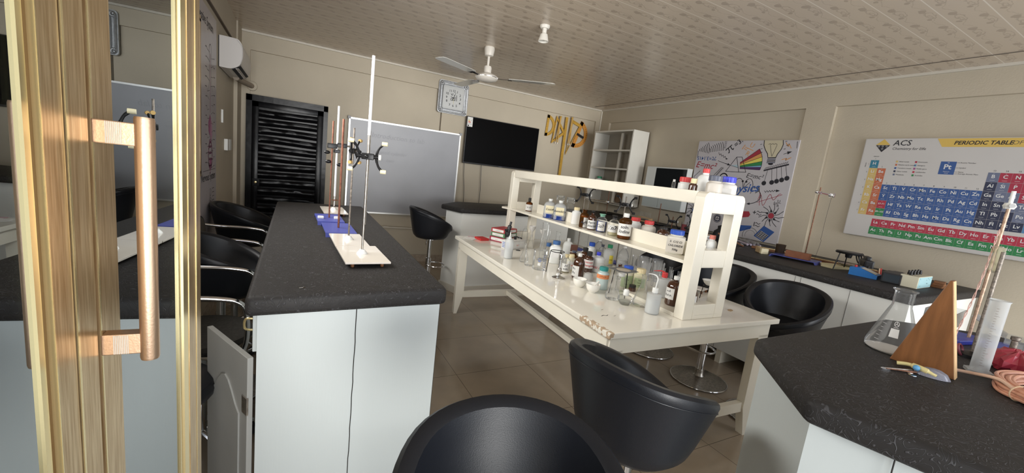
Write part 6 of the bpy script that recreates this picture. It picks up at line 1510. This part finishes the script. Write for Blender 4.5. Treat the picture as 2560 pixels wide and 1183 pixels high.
def coil():
    t = thing('cable_coil', 'thick coil of salmon-pink wire tied with twine at the right edge', 'cable', (1.975, .175, DZ), 0)
    m = mat('salmon_wire', (.60, .30, .20), .38, var=.14, vscale=30); random.seed(11)
    for k in range(15):
        lay = k // 5; R = .165 - .0105 * (k % 5) + random.uniform(-.004, .004); z0 = .006 + .0105 * lay
        pts = []
        for i in range(72):
            a = 2 * PI * i / 72; squeeze = .45 * math.exp(-((a - 2.55) / .25) ** 2)
            rr = R * (1 + .02 * math.sin(3 * a + k)) - (R - .148) * squeeze
            pts.append((rr * math.cos(a) * 1.05, rr * math.sin(a) * .9, z0 + .0045 + .003 * math.sin(2 * a + k * 1.7) + .002 * math.sin(5 * a + k)))
        b = MB(); b.tube(pts, .0052, m, 8, closed=True); b.build('wire_turn', m, t)
    b = MB(); c = Vector((.148 * math.cos(2.55) * 1.05, .148 * math.sin(2.55) * .9, .022))
    b.tube([c + Vector((math.cos(2.55) * .030 * math.cos(q_), math.sin(2.55) * .030 * math.cos(q_), .023 * math.sin(q_))) for q_ in [2 * PI * i / 20 for i in range(20)]], .0018, mat('twine', (.60, .42, .26), .8), 6, closed=True); b.build('twine_tie', None, t)
    b = MB(); b.tube(bez([(-.13, .09, .03), (-.09, .13, .034), (-.07, .19, .02), (-.075, .235, .012)]), .0052, mat('pale_wire', (.70, .48, .36), .4), 8); b.build('loose_end', None, t)
coil()
t = thing('red_bag', 'crumpled dark red plastic bag behind the wire coil', 'bag', (2.245, .335, DZ), .2)
b = MB(); n = 28; vs = []; fs = []; random.seed(5)
for j, (rr, zz) in enumerate(((.07, .001), (.085, .015), (.08, .04), (.05, .058), (.015, .066))):
    for i in range(n): a = 2 * PI * i / n; w_ = 1 + random.uniform(-.12, .12); vs.append((rr * w_ * 1.35 * math.cos(a), rr * w_ * .8 * math.sin(a), max(.001, zz + random.uniform(-.006, .006))))
for j in range(4):
    for i in range(n): fs.append((j * n + i, j * n + (i + 1) % n, (j + 1) * n + (i + 1) % n, (j + 1) * n + i))
fs.append([4 * n + i for i in range(n)]); b.add(vs, fs, mat('dark_red_plastic', (.33, .03, .05), .3)); b.build('bag', None, t)
# lens, clips and coins in front of the wedge
t = thing('eye_lens_piece', 'clear curved lens piece with yellow clip lying in front of the wooden wedge', 'lens', (1.755, .443, DZ), math.radians(-62))
b = MB(); b.lathe([(.0001, .028), (.012, .026), (.022, .018), (.028, .004), (.029, .001), (.026, .001), (.02, .014), (.0001, .024)], clear('smoky_lens', (.80, .80, .84), 1.6, .05, .5, .35, (.45, .45, .52)), 28, Matrix.Translation((.035, 0, 0)) @ Matrix.Diagonal((1.5, .8, 1, 1)), caps=False); b.build('lens', None, t)
b = MB(); b.tube(bez([(-.045, .02, .010), (-.02, .015, .016), (.0, .0, .018), (.02, -.012, .016), (.04, -.016, .010)]), [.006] * 12 + [.009] * 13 + [.006] * 8, mat('pale_yellow_plastic', (.66, .56, .26), .4), 10); b.build('yellow_clip', None, t)
b = MB(); b.sphere((-.005, -.01, .018), .009, mat('sky_blue_plastic', (.12, .35, .60), .35), 8); b.build('blue_bead', None, t)
t = thing('tweezers', 'small metal tweezers lying left of the lens piece', 'tweezers', (1.706, .468, DZ), math.radians(-28))
for s in (-1, 1): b = MB(); b.tube([(-.045, s * .002, .004), (.045, s * .007, .004)], [.002, .0035], steel_dull if s > 0 else rust, 8); b.build('arm', steel_dull, t)
b = MB(); b.lathe([(0, 0), (.011, 0), (.011, .004), (0, .004)], chrome, 16, Matrix.Translation((-.045, 0, .0)) @ Matrix.Diagonal((1.5, .6, 1, 1))); b.build('tip', chrome, t)
for x, y, lb in ((1.708, .438, 'silver coin on the black worktop, the nearer of two'), (1.728, .452, 'silver coin on the black worktop, half under the lens piece')):
    b = MB(); b.lathe([(0, 0), (.010, 0), (.0105, .001), (.010, .002), (0, .002)], chrome, 24); tag(b.build('coin', chrome, loc=(x, y, DZ)), lb, 'coin')
# trays and bulbs behind
ct = clear('clear_tray', (.93, .94, .94), 1.2, .04, .45, .12, (.8, .8, .8))
def tray(x, y, a, sx, sy, h, label, lidrot=None):
    t = thing('plastic_tray', label, 'tray', (x, y, DZ), a); b = MB()
    b.box(-sx, sx, -sy, sy, 0, .002); b.box(-sx, -sx + .002, -sy, sy, 0, h); b.box(sx - .002, sx, -sy, sy, 0, h); b.box(-sx, sx, -sy, -sy + .002, 0, h); b.box(-sx, sx, sy - .002, sy, 0, h); b.build('tray', ct, t)
    if lidrot: b = MB(); b.box(-sx, sx, -sy, sy, 0, .002, None, Matrix.Translation((0, sy, h)) @ Matrix.Rotation(lidrot, 4, 'X') @ Matrix.Translation((0, sy, 0))); b.build('lid', ct, t)
tray(2.76, .66, .1, .12, .05, .075, 'clear rectangular tray behind the wooden wedge')
tray(2.70, .39, .15, .075, .06, .035, 'small clear plastic tray with raised lid at the right edge', .5)
b = MB(); b.box(-.085, .085, -.012, .012, 0, .018, None, bev=.003); tag(b.build('blue_box', mat('cobalt_plastic', (.03, .04, .30), .35), loc=(2.46, .50, DZ), rotz=-.2), 'flat cobalt-blue box behind the wooden wedge', 'box')
def bulb(x, y, a, L, r, label, m_, tipm):
    t = thing('glass_bulb', label, 'bulb', (x, y, DZ), a); b = MB(); b.tube([(-L / 2, 0, r), (-L / 2 + .01, 0, r), (L / 2 - .02, 0, r), (L / 2 - .008, 0, r), (L / 2, 0, r)], [r * .7, r, r, r * .75, r * .3], m_, 14); b.build('body', m_, t); q = MB(); q.sphere((L / 2 - .004, 0, r), r * .5, tipm, 8); q.build('tip', tipm, t)
bulb(2.40, .40, -.35, .12, .014, 'pale blue tube with a cream tip behind the measuring cylinder', mat('grey_blue_plastic', (.30, .36, .42), .3), cream_pl)
bulb(2.24, .345, -.5, .14, .014, 'clear glass tube with a white rounded end beside the red bag', poly_clear, white_pl)
bulb(2.30, .40, .2, .06, .012, 'short red and blue plug behind the measuring cylinder', red_cap, dblue_cap)
b = MB(); b.ring(.020, .004, 0, mat('mauve_ring', (.20, .05, .07), .4), n=24, M=Matrix.Translation((2.20, .46, DZ + .022)) @ Matrix.Rotation(1.2, 4, 'X')); tag(b.build('rubber_ring', None), 'small dark red rubber ring standing behind the wooden wedge', 'ring')
t = thing('spring_balance', 'rusty upright cylinder piece standing behind the plastic measuring cylinder', 'balance', (2.33, .365, DZ)); b = MB(); b.lathe([(0, 0), (.012, 0), (.010, .01), (.009, .085), (.013, .088), (.013, .10), (0, .10)], rust2, 18); b.build('barrel', rust2, t)
b = MB(); b.box(-.05, .05, -.04, .04, 0, .06, None, bev=.006); tag(b.build('black_case', black_pl, loc=(2.80, .37, DZ), rotz=.2), 'black plastic case cut by the right picture edge', 'case')

# ================================================================== THINGS ON THE RIGHT WALL BENCH
WZ = 1.0225
t = thing('brown_cup', 'brown metal cup on the wall bench under the physics poster', 'cup', (3.985, 2.10, WZ)); b = MB(); b.lathe([(.0001, .002), (.036, 0), (.040, .10), (.043, .104), (.041, .105), (.037, .10), (.034, .006), (.0001, .006)], mat('brown_metal', (.10, .07, .05), .3, .5), 32, caps=False); b.build('body', None, t)
t = thing('wooden_mallet', 'ivory-headed wooden mallet lying on the wall bench', 'mallet', (3.90, 2.25, WZ), math.radians(55)); b = MB(); b.box(-.10, .0, -.026, .026, .0, .045, None, bev=.008); b.build('head_shaft', mat('tan_wood', (.50, .36, .20), .5), t); b = MB(); b.box(-.135, -.10, -.032, .032, 0, .052, None, bev=.006); b.build('ivory_end', cream_pl, t)
t = thing('wooden_strip', 'dark wooden strip leaning among tubes left of the mallet', 'strip', (4.05, 2.50, WZ), rot=(0, -.35, 2.2)); b = MB(); b.box(-.01, .26, -.022, .022, .0, .015, None, bev=.003); b.build('body', wood_brown, t); b = MB(); b.box(.0, .03, -.012, .012, .016, .022); b.build('metal_catch', chrome, t)
t = thing('tube_bundle', 'bundle of clear plastic tubes and syringes on the wall bench', 'tubes', (4.36, 2.62, WZ), .9)
for k in range(7): b = MB(); b.tube([(-.18 + .03 * (k % 3), -.05 + .022 * k, .014 + .022 * (k % 2)), (.10 + .03 * (k % 2), -.06 + .024 * k, .014 + .02 * (k % 2))], .012, bag_m if k % 2 else mat('lilac_plastic', (.55, .50, .62), .3), 10); b.build('tube', bag_m, t)
t = thing('blue_stand', 'long blue metal base with a rusty rod and chrome clamp on the wall bench', 'retort stand', (3.93, 1.93, WZ), math.radians(12))
blue_foot(t, .20, .36); b = MB(); b.tube([(.06, -.05, .02), (.06, -.05, .655)], .005, rust, 10); b.build('rod', rust, t)
b = MB(); b.box(.035, .085, -.065, -.035, .595, .62, None, bev=.004); b.tube([(-.03, -.05, .61), (.12, -.07, .607), (.22, -.10, .60)], [.006, .008, .010], chrome, 8); b.box(.20, .25, -.125, -.085, .58, .62, None, bev=.006); b.sphere((-.035, -.05, .61), .012, chrome, 8); b.build('clamp', chrome, t)
b = MB(); b.tube(bez([(4.16, 1.87, 1.61), (4.17, 1.88, 1.4), (4.15, 1.87, 1.25), (4.165, 1.88, 1.23), (4.16, 1.87, 1.20), (4.10, 1.86, 1.05), (4.08, 1.86, 1.03)]), .0011, ink, 5); tag(b.build('pendulum_thread', ink), 'fine dark thread hanging from the chrome clamp over the wall bench', 'thread')
t = thing('wooden_block', 'red-brown wooden block resting on the blue metal base', 'block', (3.90, 1.90, WZ + .0245), math.radians(12)); b = MB(); b.box(-.03, .03, -.09, .09, 0, .055, None, bev=.002); b.build('body', mat('red_brown_wood', (.25, .09, .04), .45, var=.15, vscale=20), t)
t = thing('metre_bridge', 'long brown wooden metre bridge with black terminals along the wall', 'metre bridge', (4.22, 1.95, WZ), math.radians(8)); b = MB(); b.box(-.05, .05, -.50, .50, 0, .022, None, bev=.002); b.build('board', wood_brown, t)
for k in range(5): b = MB(); b.lathe([(0, .022), (.010, .022), (.010, .042), (.007, .046), (0, .046)], black_pl, 14, Matrix.Translation((.0, -.42 + .21 * k, 0))); b.build('terminal', black_pl, t)
b = MB(); b.box(-.01, .0, -.48, .48, .022, .027); b.build('brass_strip', gold_sm, t)
b = MB(); b.prism([(-.11, -.05), (.13, -.09), (.17, .03), (-.02, .10), (-.10, .05)], 0, .02); tag(b.build('yellow_board', mat('cream_board', (.62, .55, .33), .5), loc=(4.02, 1.67, WZ)), 'cream-yellow board under the black wire tripod on the wall bench', 'board')
t = thing('tripod_stand', 'black tripod with a round black plate on the wall bench', 'tripod', (3.95, 1.56, WZ), .3)
b = MB(); b.lathe([(0, .142), (.085, .142), (.09, .150), (.085, .160), (.03, .163), (0, .163)], black_iron, 32); b.lathe([(0, .11), (.02, .11), (.025, .142), (0, .142)], black_iron, 16); b.build('plate', black_iron, t)
for k in range(3): a = 2 * PI * k / 3 + .2; b = MB(); b.tube([(.07 * math.cos(a), .07 * math.sin(a), .145), (.095 * math.cos(a), .095 * math.sin(a), .003)], .004, black_iron, 8); b.build('leg', black_iron, t)
t = thing('metal_dish', 'shallow grey metal dish standing on the cream-yellow board', 'dish', (4.16, 1.62, WZ + .021)); b = MB(); b.lathe([(.0001, .003), (.05, .002), (.08, .018), (.084, .020), (.08, .015), (.05, 0), (.0001, 0)], steel_dull, 32); b.build('dish', steel_dull, t)
t = thing('black_iron_tool', 'black plastic hand tool with looped cable on the wall bench', 'tool', (4.40, 1.60, WZ), .6)
b = MB(); b.box(-.09, .07, -.035, .035, 0, .085, None, bev=.014); b.box(-.05, .05, -.02, .02, .075, .115, None, bev=.012); b.build('body', black_pl, t)
for k in range(3): b = MB(); b.ring(.055 - .006 * k, .0055, 0, black_pl, n=26, M=Matrix.Translation((.14 + .02 * k, -.01 + .015 * k, .065)) @ Matrix.Rotation(1.25, 4, 'X')); b.build('cable_loop', black_pl, t)
t = thing('blue_meter', 'sloping blue meter box with pale dial on the wall bench', 'meter', (3.90, 1.41, WZ), math.radians(10))
b = MB(); M2_ = Matrix(((0, 0, 1, 0), (1, 0, 0, 0), (0, 1, 0, 0), (0, 0, 0, 1))); b.prism([(-.085, 0), (.085, 0), (.085, .060), (.03, .066), (-.085, .028)], -.07, .07, None, M2_); b.build('case', mat('bright_blue_case', (.02, .17, .50), .35), t)
b = MB(); b.add([(-.055, -.07, .0345), (.055, -.07, .0345), (.055, .02, .064), (-.055, .02, .064)], [(0, 1, 2, 3)], mat('dial_face', (.60, .56, .48), .3)); b.build('dial', None, t)
for s in (-1, 1): b = MB(); b.lathe([(0, .064), (.009, .064), (.009, .078), (0, .078)], red_cap if s < 0 else black_pl, 12, Matrix.Translation((s * .04, .055, 0))); b.build('terminal', black_pl, t)
t = thing('black_meter', 'black square meter box between blue meter and cream power supply', 'meter', (3.92, 1.245, WZ), math.radians(10))
b = MB(); b.box(-.10, .10, -.055, .055, 0, .075, None, bev=.006); b.build('case', black_pl, t); b = MB(); b.box(-.101, -.1, -.045, .045, .01, .065); b.build('window', mat('meter_window', (.04, .05, .06), .08), t)
t = thing('multimeter', 'black and red multimeter lying behind the power supply', 'multimeter', (4.25, 1.33, WZ), .3); b = MB(); b.box(-.07, .07, -.035, .035, .0, .05, None, bev=.012); b.build('case', black_pl, t); b = MB(); b.box(-.082, -.068, -.03, .03, .005, .045, None, bev=.006); b.build('red_holster', red_cap, t)
for k in range(2): b = MB(); b.tube([(4.12 + .03 * k, 1.40, WZ), (4.13 + .03 * k, 1.41, WZ + .06)], .005, red_cap if k else copper, 8); tag(b.build('probe', red_cap), ('red test probe', 'copper-coloured test probe')[1 - k] + ' poking up behind the black meter box', 'probe')
t = thing('power_supply', 'cream and pale blue power supply box with black terminals on top', 'power supply', (3.985, 1.145, WZ), math.radians(3))
b = MB(); b.box(-.145, .145, -.05, .05, 0, .085, None, bev=.003); b.build('case', mat('cream_enamel', (.66, .62, .47), .4), t)
b = MB(); b.box(-.14, .14, -.0515, -.05, .004, .081, None); b.build('front_panel', mat('pale_blue_panel', (.36, .58, .62), .4), t)
b = MB(); P = Plane(b, (0, -.052, 0), (1, 0, 0), (0, 0, 1))
for q in ((-.12, .07), (-.1, .02), (.02, .06), (.05, .07), (.08, .06), (.11, .02), (.12, .07)): P.disc(q[0], q[1], .003, ink, n=8)
P.text('~~~', .03, .03, .014, ink); b.build('panel_marks', ink, t)
for k in range(8): b = MB(); b.lathe([(0, .085), (.009, .085), (.009, .10), (.007, .102), (.007, .115), (0, .115)], black_pl, 12, Matrix.Translation((-.11 + .033 * k, .005 + .02 * (k % 2), 0))); b.build('terminal', black_pl, t)
for k in range(3):
    b = MB(); b.box(-.045 + .008 * k, .045 - .0 * k, -.03, .03, 0, .016, None, bev=.002); tag(b.build('brown_weight', wood_brown, loc=(4.235, 1.085, WZ + .0162 * k), rotz=.1 * k), ('bottom', 'middle', 'top')[k] + ' slab of the small brown stack right of the power supply', 'slab', 'stack of brown slabs on the wall bench')
# far part of the bench, glimpsed through the rack
def bench_stand(x, y, h, label, cl=None, bar=None):
    t = thing('retort_stand', label, 'retort stand', (x, y, WZ)); b = MB(); b.box(-.06, .06, -.08, .08, 0, .015, None, bev=.002); b.build('base', black_iron, t); b = MB(); b.tube([(0, 0, .01), (0, 0, h)], .006, rust, 10); b.build('rod', rust, t)
    if cl: butterfly_clamp(t, cl, 1.2, math.radians(-40), black_iron)
    if bar: b = MB(); b.tube([Vector((0, 0, bar[0])) + Vector((bar[1] * -.5, bar[2] * -.5, 0)), Vector((0, 0, bar[0])) + Vector((bar[1] * .5, bar[2] * .5, 0))], .009, chrome, 10); b.box(-.022, .022, -.022, .022, bar[0] - .02, bar[0] + .02, None, bev=.005); b.build('cross_bar', chrome, t)
bench_stand(4.25, 4.85, .40, 'rusty stand with a chrome cross bar in the far corner of the wall bench', bar=(.185, .15, -.95))
bench_stand(4.30, 3.86, .29, 'short rusty stand on the wall bench below the glass-front cabinet')
bench_stand(4.15, 3.50, .16, 'stand with sprawled black clamp on the wall bench behind the rack', cl=.10)
bench_stand(4.10, 3.15, .20, 'stand with black clamp near the red liquid on the wall bench', cl=.14)
t = thing('test_tube_rack', 'row of clear test tubes in a rack on the wall bench below the cabinet', 'rack', (4.35, 4.15, WZ), PI / 2 - .2)
b = MB(); b.box(-.14, .14, -.03, .03, 0, .012); b.box(-.14, .14, -.03, .03, .055, .062); b.box(-.14, -.134, -.03, .03, 0, .062); b.box(.134, .14, -.03, .03, 0, .062); b.build('rack_frame', wood_light, t)
for k in range(7): b = MB(); b.lathe([(.0001, .013), (.007, .017), (.009, .025), (.009, .13), (.011, .134)], glass, 14, Matrix.Translation((-.115 + .038 * k, 0, 0)), caps=False); tag(b.build('test_tube', glass), None).parent = t
for k, (x, y, m_) in enumerate(((4.20, 3.36, mat('red_liquid', (.28, .03, .04), .2)), (4.28, 3.26, mat('pink_liquid', (.42, .16, .20), .3)))):
    t = thing('measuring_glass', ('glass of dark red liquid on the wall bench behind the rack', 'glass of pink liquid on the wall bench behind the rack')[k], 'glass', (x, y, WZ)); b = MB(); b.lathe([(.0001, .002), (.032, 0), (.035, .12), (.036, .122)], glass, 24, caps=False); b.build('body', glass, t); b = MB(); b.lathe([(.0001, .004), (.030, .004), (.032, .09), (.0001, .09)], m_, 24); b.build('liquid', m_, t)
t = thing('black_bag', 'lumpy black cloth bag on the wall bench seen through the rack window', 'bag', (4.20, 2.86, WZ)); b = MB(); n = 24; vs = []; fs = []; random.seed(9)
for j, (rr, zz) in enumerate(((.07, .0), (.085, .04), (.075, .09), (.04, .12), (.045, .15), (.01, .165))):
    for i in range(n): a = 2 * PI * i / n; w_ = 1 + random.uniform(-.1, .1); vs.append((rr * w_ * math.cos(a), rr * w_ * math.sin(a), zz))
for j in range(5):
    for i in range(n): fs.append((j * n + i, j * n + (i + 1) % n, (j + 1) * n + (i + 1) % n, (j + 1) * n + i))
fs.append([5 * n + i for i in range(n)]); b.add(vs, fs, mat('black_cloth', (.02, .02, .022), .7), True); b.build('bag', None, t)
t = carton('brown carton with white lettering and green label beside the black bag', 3.86, 2.80, WZ, PI / 2 - .4, .14, .09, .07, mat('kraft_card', (.28, .22, .15), .6), None, 'HIFE'); b = MB(); b.box(-.06, .06, -.0465, -.0455, .006, .024); b.build('green_label', mat('leaf_green_print', (.05, .22, .07), .5), t)

# bottles in the corner shelf unit
for k, (y, r_, h, cp, lb) in enumerate(((5.48, .055, .13, green_cap, 'white jar with green cap in the corner shelf unit'), (5.28, .04, .08, green_cap, 'low jar with green cap beside the bigger one in the corner shelf unit'), (5.06, .03, .07, poly, 'small pale pot in the corner shelf unit'))):
    bottle('plastic_jar', lb, 4.54, y, 1.4625, r_, h, poly, cp, capr=r_ * .72, caph=h * .25, neckr=r_ * .6, shoulder=.7, lab=(.1, .55, 50) if k == 0 else None, labcol=pink_cap)
t = thing('round_dish', 'large brown round dish leaning in the bottom of the corner shelf unit', 'dish', (4.60, 5.02, 1.1925), 0); b = MB(); b.lathe([(0, .0), (.09, .004), (.10, .016), (.09, .012), (0, .008)], mat('brown_glaze', (.20, .13, .08), .2), 32, Matrix.Translation((.03, 0, .10)) @ Matrix.Rotation(-1.25, 4, 'Y')); b.build('dish', None, t)
